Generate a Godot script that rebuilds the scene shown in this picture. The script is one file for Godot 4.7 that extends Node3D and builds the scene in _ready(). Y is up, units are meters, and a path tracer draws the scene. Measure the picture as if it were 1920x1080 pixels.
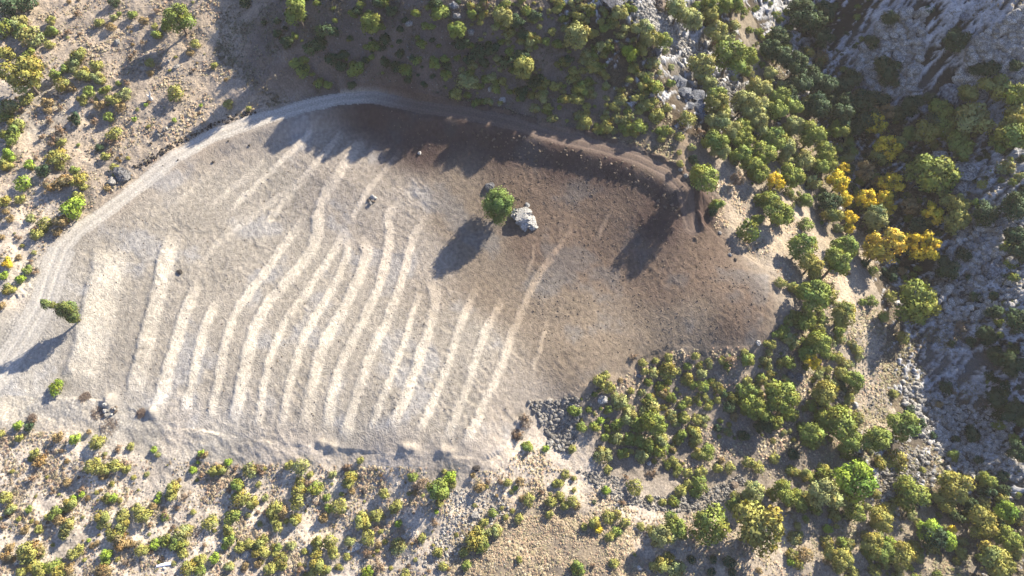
extends Node3D
# A dozed, terraced field on a hillside above a ravine, seen steeply from the air on an autumn afternoon.
# The photo's image plane (1920 x 1080) was traced to real places on the terrain: ray() gives the sight line, hit() the spot on the ground.

const CAM := Vector3(0, 117.7, 62.6)
const PITCH := -62.0
const FPX := 1281.0
const CELL := 0.28
const X0 := -134.0
const Z0 := -104.0
const NX := 1011
const NZ := 590
const CC := 2.0            # coarse grid of the land's large shape
const CX0 := -240.0
const CZ0 := -230.0
const CNX := 261
const CNZ := 191

var view := Basis()
var coarse := PackedFloat32Array()
var H := PackedFloat32Array()
var taken := {}
var rng := RandomNumberGenerator.new()
var M := {}
var places := []

# ---------------------------------------------------------------- helpers
func numbered(called: String) -> String:
	var n: int = taken.get(called, -1) + 1
	taken[called] = n
	return called if n == 0 else "%s_%03d" % [called, n]

func tag(o: Node3D, label: String, category: String, group := "") -> void:
	o.set_meta("label", label)
	o.set_meta("category", category)
	if group != "":
		o.set_meta("group", group)

func obj(called: String, mesh: Mesh, mat: Material, parent: Node = null) -> MeshInstance3D:
	var o := MeshInstance3D.new()
	o.mesh = mesh
	if mat:
		o.material_override = mat
	if parent == null:
		o.name = numbered(called)
		add_child(o, true)
	else:
		o.name = called
		parent.add_child(o, true)
	return o

func holder(called: String, at: Vector3) -> Node3D:
	var o := Node3D.new()
	o.name = numbered(called)
	add_child(o, true)
	o.position = at
	return o

func ray(px: float, py: float) -> Vector3:
	return (view * Vector3((px - 960.0) / FPX, -(py - 540.0) / FPX, -1.0)).normalized()

func hc(x: float, z: float) -> float:
	var u := clampf((x - CX0) / CC, 0.0, CNX - 1.01)
	var v := clampf((z - CZ0) / CC, 0.0, CNZ - 1.01)
	var i := int(u)
	var j := int(v)
	u -= i
	v -= j
	var k := j * CNX + i
	return lerpf(lerpf(coarse[k], coarse[k + 1], u), lerpf(coarse[k + CNX], coarse[k + CNX + 1], u), v)

func h(x: float, z: float) -> float:
	var u := (x - X0) / CELL
	var v := (z - Z0) / CELL
	if H.is_empty() or u < 0.0 or v < 0.0 or u > NX - 1.01 or v > NZ - 1.01:
		return hc(x, z)
	var i := int(u)
	var j := int(v)
	u -= i
	v -= j
	var k := j * NX + i
	return lerpf(lerpf(H[k], H[k + 1], u), lerpf(H[k + NX], H[k + NX + 1], u), v)

# where the sight line of a traced point meets the ground raised by lift; gives the spot ON the ground below it
func hit(px: float, py: float, lift := 0.0) -> Vector3:
	var d := ray(px, py)
	var t := (CAM.y - 70.0) / -d.y
	var step := 3.0
	var p := CAM + d * t
	while t < 420.0:
		p = CAM + d * t
		if p.y - lift < h(p.x, p.z):
			break
		t += step
	var a := t - step
	var b := t
	for k in 14:
		var m := (a + b) * 0.5
		p = CAM + d * m
		if p.y - lift < h(p.x, p.z):
			b = m
		else:
			a = m
	p = CAM + d * b
	return Vector3(p.x, h(p.x, p.z), p.z)

func metres(p: Vector3, px: float) -> float:     # how long px traced pixels are at p
	return px * (-(view.transposed() * (p - CAM)).z) / FPX

func pts(s: String) -> PackedVector2Array:
	var out := PackedVector2Array()
	for w in s.split(" ", false):
		var c := w.split(",")
		out.append(Vector2(float(c[0]), float(c[1])))
	return out

func ground(s: String) -> PackedVector2Array:
	var out := PackedVector2Array()
	for q in pts(s):
		var p := hit(q.x, q.y)
		out.append(Vector2(p.x, p.z))
	return out

func smooth(a: PackedVector2Array, times := 2) -> PackedVector2Array:
	for n in times:
		var b := PackedVector2Array([a[0]])
		for i in a.size() - 1:
			b.append(a[i].lerp(a[i + 1], 0.25))
			b.append(a[i].lerp(a[i + 1], 0.75))
		b.append(a[-1])
		a = b
	return a

func noise(kind: int, freq: float, seed_: int, oct := 3, warp := 0.0, fractal := FastNoiseLite.FRACTAL_FBM) -> FastNoiseLite:
	var n := FastNoiseLite.new()
	n.noise_type = kind
	n.frequency = freq
	n.seed = seed_
	n.fractal_type = fractal
	n.fractal_octaves = oct
	if warp > 0.0:
		n.domain_warp_enabled = true
		n.domain_warp_amplitude = warp
		n.domain_warp_frequency = freq * 0.7
		n.domain_warp_fractal_type = FastNoiseLite.DOMAIN_WARP_FRACTAL_NONE
	return n

# ---------------------------------------------------------------- materials
func tex_noise(freq: float, seed_: int, lo: float, hi: float, size := 1024, oct := 4, kind := FastNoiseLite.TYPE_SIMPLEX_SMOOTH) -> NoiseTexture2D:
	var t := NoiseTexture2D.new()
	t.width = size
	t.height = size
	t.seamless = true
	t.noise = noise(kind, freq, seed_, oct)
	var g := Gradient.new()
	g.set_color(0, Color(lo, lo, lo))
	g.set_color(1, Color(hi, hi, hi))
	t.color_ramp = g
	return t

func tex_normal(freq: float, seed_: int, strength: float, warp: float, fractal: int, size := 1024) -> NoiseTexture2D:
	var t := NoiseTexture2D.new()
	t.width = size
	t.height = size
	t.seamless = true
	t.as_normal_map = true
	t.bump_strength = strength
	t.noise = noise(FastNoiseLite.TYPE_SIMPLEX_SMOOTH, freq, seed_, 4, warp, fractal)
	return t

func earth(called: String, albedo: Texture2D, normal: Texture2D, per_m: float, nscale: float) -> StandardMaterial3D:
	var m := StandardMaterial3D.new()
	m.resource_name = called
	m.vertex_color_use_as_albedo = true
	m.albedo_texture = albedo
	m.roughness = 1.0
	m.metallic_specular = 0.15
	m.uv1_triplanar = true
	m.uv1_world_triplanar = true
	m.uv1_scale = Vector3.ONE * per_m
	m.normal_enabled = true
	m.normal_texture = normal
	m.normal_scale = nscale
	return m

func leaf(called: String, r: float, g: float, b: float) -> void:
	var m := StandardMaterial3D.new()
	m.resource_name = "foliage"
	m.vertex_color_use_as_albedo = true
	m.albedo_color = Color(r, g, b).linear_to_srgb()
	m.roughness = 0.75
	m.metallic_specular = 0.25
	m.backlight_enabled = true
	m.backlight = Color(0.5, 0.5, 0.35)
	M[called] = m

func make_materials() -> void:
	var grain := tex_noise(0.02, 11, 0.72, 1.0)
	var grain2 := tex_noise(0.03, 12, 0.6, 1.0)
	M.field = earth("dozed soil", grain, tex_normal(0.026, 21, 9.0, 30.0, FastNoiseLite.FRACTAL_RIDGED), 0.05, 0.48)
	M.ground = earth("stony ground", grain2, tex_normal(0.02, 22, 9.0, 0.0, FastNoiseLite.FRACTAL_FBM), 0.07, 0.6)
	M.road = earth("packed earth", grain, tex_normal(0.02, 23, 5.0, 0.0, FastNoiseLite.FRACTAL_FBM), 0.09, 0.6)
	M.bed = earth("bare limestone", grain2, tex_normal(0.02, 24, 11.0, 20.0, FastNoiseLite.FRACTAL_RIDGED), 0.08, 1.0)
	leaf("g", 0.190, 0.235, 0.056)
	leaf("d", 0.052, 0.086, 0.042)
	leaf("y", 0.262, 0.258, 0.074)
	leaf("o", 0.255, 0.185, 0.09)
	leaf("l", 0.235,0.32,0.045)
	leaf("s", 0.265, 0.280, 0.110)
	leaf("a", 0.60, 0.46, 0.045)
	leaf("b", 0.23, 0.17, 0.125)
	leaf("r", 0.54, 0.40, 0.07)
	var bark := StandardMaterial3D.new()
	bark.albedo_color = Color(0.10, 0.08, 0.065).linear_to_srgb()
	bark.roughness = 0.95
	M.bark = bark
	var twig := StandardMaterial3D.new()
	twig.albedo_color = Color(0.13, 0.095, 0.075).linear_to_srgb()
	twig.roughness = 1.0
	M.twig = twig
	var bleached := StandardMaterial3D.new()
	bleached.albedo_color = Color(0.5, 0.48, 0.45).linear_to_srgb()
	bleached.roughness = 0.9
	M.bleached = bleached
	var white := StandardMaterial3D.new()
	white.albedo_color = Color(0.62, 0.62, 0.68).linear_to_srgb()
	white.roughness = 0.45
	M.white = white
	var stone_n := tex_normal(0.02, 25, 12.0, 25.0, FastNoiseLite.FRACTAL_RIDGED, 512)
	var stone_a := tex_noise(0.014, 26, 0.22, 1.15, 512)
	for k in [["pale", 0.52, 0.50, 0.47], ["white", 0.80, 0.78, 0.74], ["grey", 0.30, 0.30, 0.31], ["brown", 0.38, 0.305, 0.245], ["blue", 0.36, 0.38, 0.42], ["dark", 0.14, 0.125, 0.115]]:
		var m := StandardMaterial3D.new()
		m.resource_name = k[0] + " stone"
		m.albedo_color = Color(k[1], k[2], k[3]).linear_to_srgb()
		m.albedo_texture = stone_a
		m.vertex_color_use_as_albedo = true
		m.roughness = 0.95
		m.metallic_specular = 0.2
		m.uv1_triplanar = true
		m.uv1_scale = Vector3.ONE * 0.6
		m.normal_enabled = true
		m.normal_texture = stone_n
		m.normal_scale = 1.2
		M[k[0] + "_stone"] = m

# ---------------------------------------------------------------- the land
func tps() -> void:
	# known heights, each traced point with its height in metres
	var s := "40,700,4 150,480,6 130,600,5 250,420,6.5 300,700,3 400,320,6.5 450,560,3.5 560,240,7.3 640,420,3.5 600,700,1.5 520,810,0.5 300,775,2 700,300,5.5 760,260,6 780,560,1 760,830,-1 900,500,0.5 850,700,-0.5 900,840,-2 800,400,3 920,330,3.9 960,420,1.8 1000,320,4.1 1000,600,-1.5 980,745,-2.5 1100,345,3.3 1200,390,2 1150,500,-2 1280,450,-.6 1100,620,-2.5 1100,705,-3 1300,620,-4 "
	s += "1420,630,-5 1460,560,-4.5 1380,480,-3 1050,480,0.2 850,260,6.2 640,200,8.5 700,185,9 1030,815,-7 1150,745,-6 1300,690,-7.5 1430,690,-8.5 1500,640,-8 0,760,4 150,800,2.5 300,830,1 500,860,-1 700,880,-3 900,890,-4.5 1050,880,-8 0,950,2 200,980,0 0,1080,1 300,1080,-2 600,1000,-5 600,1080,-6 900,980,-7 900,1080,-7 1150,960,-9 1150,1080,-9 1250,880,-11 1400,950,-12 1400,1080,-12 "
	s += "1300,790,-10 1500,750,-12 1600,700,-15 1620,600,-14 1560,500,-11 1500,430,-8 1420,380,-4 1600,900,-16 1600,1050,-16 1550,400,-13 1450,300,-7 1350,350,-1 1330,260,2 1740,640,-20 1800,720,-22 1750,850,-21 1850,850,-21 1850,1000,-20 1750,1050,-18 1720,500,-19 1640,420,-17 1600,300,-16 1550,200,-14 1530,100,-12 1560,0,-8 1860,420,-10 1900,550,-13 1900,700,-15 1920,900,-17 1900,300,-6 1840,220,-7 1750,150,-6 "
	s += "1700,60,-2 1850,100,3 1920,0,11 1920,180,-1 1650,0,-1 1300,160,4 1250,60,10 1400,150,-4 1400,30,0 1470,100,-8 1480,200,-9 1230,240,7 1150,215,8 1050,185,10 1180,80,16 1050,50,18 900,150,11 900,30,21 780,120,15 760,20,22 650,100,14.5 600,20,19.5 520,120,13.5 450,60,13 450,150,11 1200,0,20 1280,0,12 350,200,9 350,60,12 200,100,11 200,280,8 50,50,12 "
	s += "50,250,9 50,430,7 600,-150,27 800,-150,24 1000,-100,23.5 1000,-250,25 1300,-200,20 1500,-150,0 1650,-100,4 1700,-200,10 1900,-120,7 2100,-100,12 2100,80,4 2150,250,3 2150,500,-6 2200,800,-8 2150,1100,-12 1800,1250,-16 1400,1250,-14 900,1250,-9 300,1250,-2 -200,1100,4 -250,700,8 -250,300,11 -200,-50,14 200,-120,12 200,-300,14 1690,480,-18 1690,420,-17 640,330,6 1530,330,-12 1440,60,-5 "
	s += "1470,20,-6 2400,-100,24 2400,200,20 2500,500,-2 2500,900,-12 840,770,-1 2150,700,-7.5 2500,700,1 1900,1000,-18 "
	var P := PackedVector2Array()
	var val := PackedFloat64Array()
	for w in s.split(" ", false):
		var c := w.split(",")
		var d := ray(float(c[0]), float(c[1]))
		var y := float(c[2])
		var p := CAM + d * ((y - CAM.y) / d.y)
		P.append(Vector2(p.x, p.z) / 100.0)
		val.append(y)
	var n := P.size()
	var N := n + 3
	var A := []
	for i in N:
		var row := PackedFloat64Array()
		row.resize(N + 1)
		A.append(row)
	for i in n:
		var row: PackedFloat64Array = A[i]
		for j in n:
			var r2 := P[i].distance_squared_to(P[j])
			row[j] = -sqrt(r2 + 0.006) + (0.004 if i == j else 0.0)
		row[n] = 1.0
		row[n + 1] = P[i].x
		row[n + 2] = P[i].y
		row[N] = val[i]
		A[i] = row
		A[n][i] = 1.0
		A[n + 1][i] = P[i].x
		A[n + 2][i] = P[i].y
	for c in N:
		var best := c
		for r in range(c + 1, N):
			if absf(A[r][c]) > absf(A[best][c]):
				best = r
		var sw: PackedFloat64Array = A[c]
		A[c] = A[best]
		A[best] = sw
		var pr: PackedFloat64Array = A[c]
		for r in range(c + 1, N):
			var rr: PackedFloat64Array = A[r]
			var f := rr[c] / pr[c]
			if f != 0.0:
				for k in range(c, N + 1):
					rr[k] -= f * pr[k]
				A[r] = rr
	var W := PackedFloat64Array()
	W.resize(N)
	for c in range(N - 1, -1, -1):
		var pr: PackedFloat64Array = A[c]
		var acc := pr[N]
		for k in range(c + 1, N):
			acc -= pr[k] * W[k]
		W[c] = acc / pr[c]
	coarse.resize(CNX * CNZ)
	for j in CNZ:
		for i in CNX:
			var q := Vector2(CX0 + i * CC, CZ0 + j * CC) / 100.0
			var acc := W[n] + W[n + 1] * q.x + W[n + 2] * q.y
			for k in n:
				var r2 := q.distance_squared_to(P[k])
				acc -= W[k] * sqrt(r2 + 0.006)
			coarse[j * CNX + i] = clampf(acc, -26.0, 75.0)

# colour and rockiness of the soil, known at traced points and blended between them
var soil := PackedColorArray()
func soil_map() -> void:
	var list := {
		"white": [Color(0.39, 0.365, 0.325, 0), "60,680 30,620 100,560 280,820 340,835 400,842 250,795 120,775 60,765 30,600 10,650 60,540 20,720"],
		"greyish": [Color(0.345, 0.312, 0.265, 0), "200,550 150,700 270,640 330,640 400,690 200,470 500,330 600,600 700,650 560,700 400,380 750,720 850,760 440,440 650,780 300,430 880,650 560,500 350,480"],
		"beige": [Color(0.34, 0.30, 0.255, 0), "640,300 700,400 560,270 760,380 800,470 480,270 960,780"],
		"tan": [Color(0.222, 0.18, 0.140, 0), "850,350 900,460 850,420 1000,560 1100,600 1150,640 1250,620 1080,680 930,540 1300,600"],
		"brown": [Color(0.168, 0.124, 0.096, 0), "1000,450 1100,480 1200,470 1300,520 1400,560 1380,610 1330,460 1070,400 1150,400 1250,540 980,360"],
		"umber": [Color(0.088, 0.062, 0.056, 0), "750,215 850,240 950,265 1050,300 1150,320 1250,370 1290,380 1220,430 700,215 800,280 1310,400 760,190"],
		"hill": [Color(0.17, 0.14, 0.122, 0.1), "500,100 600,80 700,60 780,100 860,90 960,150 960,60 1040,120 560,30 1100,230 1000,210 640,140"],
		"left": [Color(0.37, 0.31, 0.25, 0.05), "200,120 300,80 350,180 250,200 400,220 100,60 330,240 120,300 40,300 180,360 430,170 420,60"],
		"leftlow": [Color(0.44, 0.39, 0.335, 0.03), "40,440 90,370 20,560 60,180 90,230"],
		"bottom": [Color(0.52, 0.455, 0.385, 0.05), "100,830 250,880 50,950 200,1000 400,900 380,1030 560,900 700,920 600,1050 800,960 30,850 330,830 950,870 1060,890 1000,830 1200,960"],
		"meadow": [Color(0.235, 0.195, 0.150, 0), "1000,1030 950,1060 1060,1060 1030,990 1120,1040"],
		"scrub": [Color(0.24, 0.205, 0.17, 0.1), "1150,800 1250,760 1200,860 1380,740 1350,830 1450,760 1300,700 1400,690 1450,880 1420,820"],
		"rightslope": [Color(0.38, 0.325, 0.26, 0.08), "1650,620 1620,560 1640,700 1460,480 1400,430 1380,340 1660,780 1500,560 1600,470 1420,1010 1620,1000 1350,1020 1480,400"],
		"spur": [Color(0.215, 0.175, 0.135, 0.12), "1150,150 1200,220 1180,80 1240,280 1260,310 1110,90"],
		"scree": [Color(0.40, 0.385, 0.365, 0.5), "1220,30 1260,80 1300,110 1350,170 1190,5 1320,140"],
		"woods": [Color(0.22, 0.19, 0.15, 0.1), "1400,250 1450,330 1500,280 1420,120 1400,40 1550,330 1480,200 1560,430 1750,980 1850,1000 1560,850 1560,950 1700,1040 1500,640"],
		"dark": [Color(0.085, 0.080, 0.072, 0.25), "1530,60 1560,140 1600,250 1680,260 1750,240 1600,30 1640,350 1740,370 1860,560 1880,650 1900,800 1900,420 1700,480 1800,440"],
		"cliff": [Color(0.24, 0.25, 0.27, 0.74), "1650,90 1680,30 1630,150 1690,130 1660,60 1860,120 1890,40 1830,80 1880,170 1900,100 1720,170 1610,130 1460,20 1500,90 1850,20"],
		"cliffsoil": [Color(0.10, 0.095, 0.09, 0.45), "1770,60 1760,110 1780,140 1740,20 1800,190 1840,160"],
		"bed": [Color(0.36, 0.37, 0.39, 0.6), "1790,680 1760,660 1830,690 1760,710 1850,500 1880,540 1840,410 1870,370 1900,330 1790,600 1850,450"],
		"wash": [Color(0.255, 0.235, 0.215, 0.35), "1740,760 1800,780 1850,830 1700,720 1780,850 1860,880 1700,640 1900,880 1740,820 1690,880"],
	}
	var C := []
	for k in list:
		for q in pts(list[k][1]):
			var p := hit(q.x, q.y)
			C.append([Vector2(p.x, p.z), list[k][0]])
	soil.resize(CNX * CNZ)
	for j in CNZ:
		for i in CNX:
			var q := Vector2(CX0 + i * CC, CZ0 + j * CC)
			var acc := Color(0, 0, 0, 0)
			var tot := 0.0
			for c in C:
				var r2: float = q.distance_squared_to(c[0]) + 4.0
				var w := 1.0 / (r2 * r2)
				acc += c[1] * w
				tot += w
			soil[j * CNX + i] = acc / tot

func inside(poly: PackedVector2Array, mask: PackedByteArray) -> PackedByteArray:
	for j in NZ:
		var z := Z0 + j * CELL
		var xs := []
		for k in poly.size():
			var a := poly[k]
			var b := poly[(k + 1) % poly.size()]
			if (a.y <= z) != (b.y <= z):
				xs.append(a.x + (z - a.y) / (b.y - a.y) * (b.x - a.x))
		xs.sort()
		for k in range(0, xs.size() - 1, 2):
			var i0 := clampi(int(ceil((xs[k] - X0) / CELL)), 0, NX)
			var i1 := clampi(int(ceil((xs[k + 1] - X0) / CELL)), 0, NX)
			for i in range(i0, i1):
				mask[j * NX + i] = 1
	return mask

# nearest signed distance (right of the direction is positive) and place along a polyline, within reach
func along(line: PackedVector2Array, reach: float, dist: PackedFloat32Array, where: PackedFloat32Array) -> float:
	var run := 0.0
	for k in line.size() - 1:
		var a := line[k]
		var ab := line[k + 1] - a
		var L := ab.length()
		var t := ab / L
		var i0 := clampi(int((minf(a.x, a.x + ab.x) - reach - X0) / CELL), 0, NX - 1)
		var i1 := clampi(int((maxf(a.x, a.x + ab.x) + reach - X0) / CELL) + 1, 0, NX - 1)
		var j0 := clampi(int((minf(a.y, a.y + ab.y) - reach - Z0) / CELL), 0, NZ - 1)
		var j1 := clampi(int((maxf(a.y, a.y + ab.y) + reach - Z0) / CELL) + 1, 0, NZ - 1)
		for j in range(j0, j1 + 1):
			var dz := Z0 + j * CELL - a.y
			for i in range(i0, i1 + 1):
				var dx := X0 + i * CELL - a.x
				var s := clampf(dx * t.x + dz * t.y, 0.0, L)
				var ex := dx - t.x * s
				var ez := dz - t.y * s
				var d := sqrt(ex * ex + ez * ez)
				var at := j * NX + i
				if d < absf(dist[at]):
					dist[at] = d if t.x * dz - t.y * dx < 0.0 else -d
					where[at] = run + s
		run += L
	return run

var field := PackedByteArray()
var road_d := PackedFloat32Array()
var stripe := PackedFloat32Array()
var stripe_c := PackedFloat32Array()

func build_land() -> void:
	tps()
	soil_map()
	var n := NX * NZ
	H.resize(0)
	# --- traced outlines on the ground
	var outline := smooth(ground("0,690 45,628 80,568 100,508 118,465 150,430 200,395 270,340 330,295 400,255 470,228 560,200 640,183 700,180 790,200 870,218 960,238 1050,262 1130,280 1200,300 1250,330 1285,370 1310,400 1350,450 1400,480 1470,530 1485,580 1440,640 1380,652 1300,648 1240,652 1170,690 1090,722 1060,745 990,752 970,800 930,862 850,857 760,852 640,842 520,832 430,817 300,792 240,765 180,748 120,748 60,742 0,742 -60,742 -60,700 0,690"), 1)
	var road_px := "-40,735 0,690 45,630 80,570 100,510 118,465 150,430 200,395 270,340 330,295 400,255 470,228 560,200 640,183 700,180 790,200 870,218 960,238 1050,262 1130,280 1200,300 1250,330 1280,365 1290,400 1296,425"
	var road_h := [4.0, 4.2, 4.8, 5.4, 6.0, 6.4, 6.6, 6.8, 7.0, 7.6, 7.9, 8.2, 8.8, 9.2, 9.3, 9.2, 8.6, 7.8, 6.7, 6.0, 5.2, 4.4, 3.2, 1.4, 0.0]
	var road := ground(road_px)
	var strips := [
		[70, "214,452 204,520 187,590 172,650 152,735"], [34, "330,430 310,500 297,560 275,650 250,748"], [24, "378,520 353,573 333,633 317,693 308,727 294,778"],
		[21, "422,550 393,587 377,643 366,693 359,727 346,784"], [19, "575,405 560,427 537,453 500,510 473,543 440,587 420,653 410,713 405,730 396,798"],
		[24, "690,245 640,320 600,380 597,420 593,453 570,493 537,530 500,573 480,610 465,665 457,720 436,803"], [17, "660,425 640,447 620,483 583,537 550,580 530,610 510,660 495,720 486,815"],
		[18, "657,436 653,470 637,517 610,567 580,610 557,670 543,725 526,815"], [24, "672,436 693,470 680,507 655,560 630,607 603,653 587,720 572,813"],
		[20, "760,370 727,403 730,437 727,483 713,533 693,580 667,627 640,687 627,722 612,821"], [20, "812,398 785,425 770,457 760,507 743,560 723,607 693,667 677,722 643,832"],
		[14, "792,530 780,573 760,640 740,693 727,725 692,818"], [22, "803,510 820,560 807,613 787,667 773,720 732,812"], [17, "900,527 873,580 853,640 837,693 827,725 780,822"],
		[17, "952,550 917,603 893,670 879,722 833,834"], [16, "1045,465 1020,503 1003,527 977,587 960,627 940,690 921,728 872,842"], [9, "1031,585 1013,653 992,716"],
		[9, "1147,388 1132,425 1116,458"], [9, "1078,415 1050,460 1028,495"], [14, "600,232 545,285 480,350 420,402"], [16, "650,235 600,300 540,370 490,432"], [12, "760,270 720,320 680,372 652,425"], [15, "575,330 540,358 501,386 455,420 405,460", 0.55], [15, "515,285 470,325 425,362 376,408", 0.5], [14, "440,285 395,325 354,360 318,394", 0.4], [13, "510,425 500,440 484,465", 0.8], [14, "385,255 340,300 300,338", 0.3], [13, "480,380 440,418 395,470 365,520", 0.4],
		[7, "992,440 1003,470 985,520"],
	]
	field.resize(n)
	field = inside(outline, field)
	# --- the benches' banks
	stripe.resize(n)
	stripe_c.resize(n)
	var wob := noise(FastNoiseLite.TYPE_SIMPLEX_SMOOTH, 0.22, 77, 3)
	for sdef in strips:
		var q := pts(sdef[1])
		var line := PackedVector2Array()
		for p2 in q:
			var p := hit(p2.x, p2.y)
			line.append(Vector2(p.x, p.z))
		line = smooth(line, 2)
		var mid := q[q.size() / 2]
		var w := metres(hit(mid.x, mid.y), sdef[0]) * 0.51
		var dist := PackedFloat32Array()
		dist.resize(n)
		dist.fill(1e9)
		var where := PackedFloat32Array()
		where.resize(n)
		var L := along(line, w + 0.6, dist, where)
		var power: float = sdef[2] if sdef.size() > 2 else 1.0
		var lift := clampf(w * 0.13, 0.12, 0.26) * power
		var lo := Vector2(1e9, 1e9)
		var hi := -lo
		for p in line:
			lo = lo.min(p)
			hi = hi.max(p)
		for j in range(clampi(int((lo.y - w - 1 - Z0) / CELL), 0, NZ), clampi(int((hi.y + w + 1 - Z0) / CELL), 0, NZ)):
			for i in range(clampi(int((lo.x - w - 1 - X0) / CELL), 0, NX), clampi(int((hi.x + w + 1 - X0) / CELL), 0, NX)):
				var at := j * NX + i
				var d := dist[at]
				if absf(d) < w + 0.55:
					var end := smoothstep(0.0, 5.0, where[at]) * smoothstep(0.0, 3.0, L - where[at])
					var u := (d + w + wob.get_noise_2d(i * CELL, j * CELL) * 0.4) / (2.0 * w)
					var up := smoothstep(-0.12, 0.14, u) * (1.0 - smoothstep(0.1, 1.05, u))
					stripe[at] = maxf(stripe[at], up * lift * end * 1.5)
					stripe_c[at] = maxf(stripe_c[at], power * end * smoothstep(-0.03, 0.07, u) * (1.0 - smoothstep(0.78, 1.06, u)))
	# --- the road
	road_d.resize(n)
	road_d.fill(1e9)
	var road_s := PackedFloat32Array()
	road_s.resize(n)
	var rl := PackedVector2Array()
	var rs := PackedFloat32Array([0.0])
	for k in road.size():
		rl.append(road[k])
		if k:
			rs.append(rs[-1] + road[k].distance_to(road[k - 1]))
	along(rl, 12.0, road_d, road_s)
	# --- noises over the core grid
	var im := func(nn: FastNoiseLite) -> PackedByteArray:
		nn.offset = Vector3(0, 0, 0)
		return nn.get_image(NX, NZ, false, false, false).get_data()
	var S := FastNoiseLite.TYPE_SIMPLEX_SMOOTH
	var n_worm: PackedByteArray = im.call(noise(S, 0.10, 1, 2, 16.0, FastNoiseLite.FRACTAL_RIDGED))
	var n_clod: PackedByteArray = im.call(noise(S, 0.16, 2, 3))
	var n_mid: PackedByteArray = im.call(noise(S, 0.035, 3, 4))
	var n_big: PackedByteArray = im.call(noise(S, 0.011, 4, 4))
	var n_tint: PackedByteArray = im.call(noise(S, 0.02, 5, 5, 30.0))
	var n_rock := noise(FastNoiseLite.TYPE_SIMPLEX_SMOOTH, 1.0, 6, 4, 0.0, FastNoiseLite.FRACTAL_RIDGED)
	var n_block := noise(FastNoiseLite.TYPE_CELLULAR, 0.55, 7, 2)
	n_block.cellular_return_type = FastNoiseLite.RETURN_CELL_VALUE
	# --- heights and colours, row by row
	var fine := PackedFloat32Array()
	fine.resize(n)
	var col := PackedColorArray()
	col.resize(n)
	var part := PackedByteArray()
	part.resize(n)
	var ix := PackedInt32Array()
	var fx := PackedFloat32Array()
	for i in NX:
		var u := (X0 + i * CELL - CX0) / CC
		ix.append(int(u))
		fx.append(u - int(u))
	var rowh := PackedFloat32Array()
	rowh.resize(CNX)
	var rowc := PackedColorArray()
	rowc.resize(CNX)
	for j in NZ:
		var z := Z0 + j * CELL
		var v := (z - CZ0) / CC
		var jz := int(v)
		v -= jz
		for i in CNX:
			rowh[i] = cubic_interpolate(coarse[jz * CNX + i], coarse[(jz + 1) * CNX + i], coarse[(jz - 1) * CNX + i], coarse[(jz + 2) * CNX + i], v)
			rowc[i] = soil[jz * CNX + i].lerp(soil[(jz + 1) * CNX + i], v)
		for i in NX:
			var at := j * NX + i
			var x := X0 + i * CELL
			var k := ix[i]
			var y := cubic_interpolate(rowh[k], rowh[k + 1], rowh[k - 1], rowh[k + 2], fx[i])
			var c := rowc[k].lerp(rowc[k + 1], fx[i])
			var worm := n_worm[at] / 255.0
			var clod := n_clod[at] / 255.0 - 0.5
			var mid := n_mid[at] / 255.0 - 0.5
			var big := n_big[at] / 255.0 - 0.5
			var tint := n_tint[at] / 255.0 - 0.5
			var tint2 := n_big[(NZ - 1 - j) * NX + NX - 1 - i] / 255.0 * 0.5 + n_tint[(NZ - 1 - j) * NX + NX - 1 - i] / 255.0 * 0.5 - 0.5
			var d := road_d[at]
			var a := absf(d)
			var rock := c.a
			var wild := 1.0 - float(field[at])
			var tone := 1.0
			if field[at]:
				var st := stripe[at]
				var sc := stripe_c[at]
				y += st * (0.85 + mid * 0.6) + (worm - 0.55) * (0.17 - 0.09 * sc) * (0.35 + 1.3 * smoothstep(-0.15, 0.25, tint2)) + clod * 0.08 + mid * 0.25
				c = (c * 0.86).lerp(Color(c.r * 1.27 + 0.02, c.g * 1.27 + 0.019, c.b * 1.25 + 0.015, 0), clampf(sc * (0.95 + tint * 0.9 + mid * 0.5), 0, 1))
				var blue := smoothstep(0.06, 0.22, tint) * 0.5 * (1.0 - sc)
				c = c.lerp(Color(c.b * 1.16, c.b * 1.17, c.b * 1.2), blue)
				tone = 1.0 + tint * 0.35 + clod * 0.25 - maxf(0.0, 0.55 - worm) * 0.55 * smoothstep(-0.2, 0.2, tint2)
			else:
				y += big * 1.1 + mid * 0.8 + clod * 0.22
				tone = 1.0 + tint * 0.75 + clod * 0.35 + mid * 0.3
				if tint > 0.05:
					c = c.lerp(Color(c.r * 1.12, c.g * 1.08, c.b), 0.6)
				if rock > 0.12:
					var ru := (x * 0.72 - z * 0.69)
					var rv := (x * 0.69 + z * 0.72)
					var rn := n_rock.get_noise_2d(ru * 0.09, rv * 0.27) + n_rock.get_noise_2d(ru * 0.45 + 50.0, rv * 0.9) * 0.45
					var bl := n_block.get_noise_2d(ru * 0.7 + clod * 0.8, rv * 1.5)
					var on := smoothstep(0.97 - rock * 0.62, 1.05 - rock * 0.62, rn * 0.5 + 0.5 + bl * 0.16 + tint * 0.5 + clod * 0.25)
					y += on * (0.8 + bl * 1.1 + rn * 0.6) * rock
					var fis := n_rock.get_noise_2d(ru * 0.9 + 9.0, rv * 1.9)
					var lit := 0.40 + bl * 0.18 - 0.28 * smoothstep(-0.05, -0.4, fis) + clod * 0.2 + rn * 0.05
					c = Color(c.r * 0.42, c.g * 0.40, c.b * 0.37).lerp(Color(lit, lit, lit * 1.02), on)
					tone = 1.0 + clod * 0.3
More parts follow.
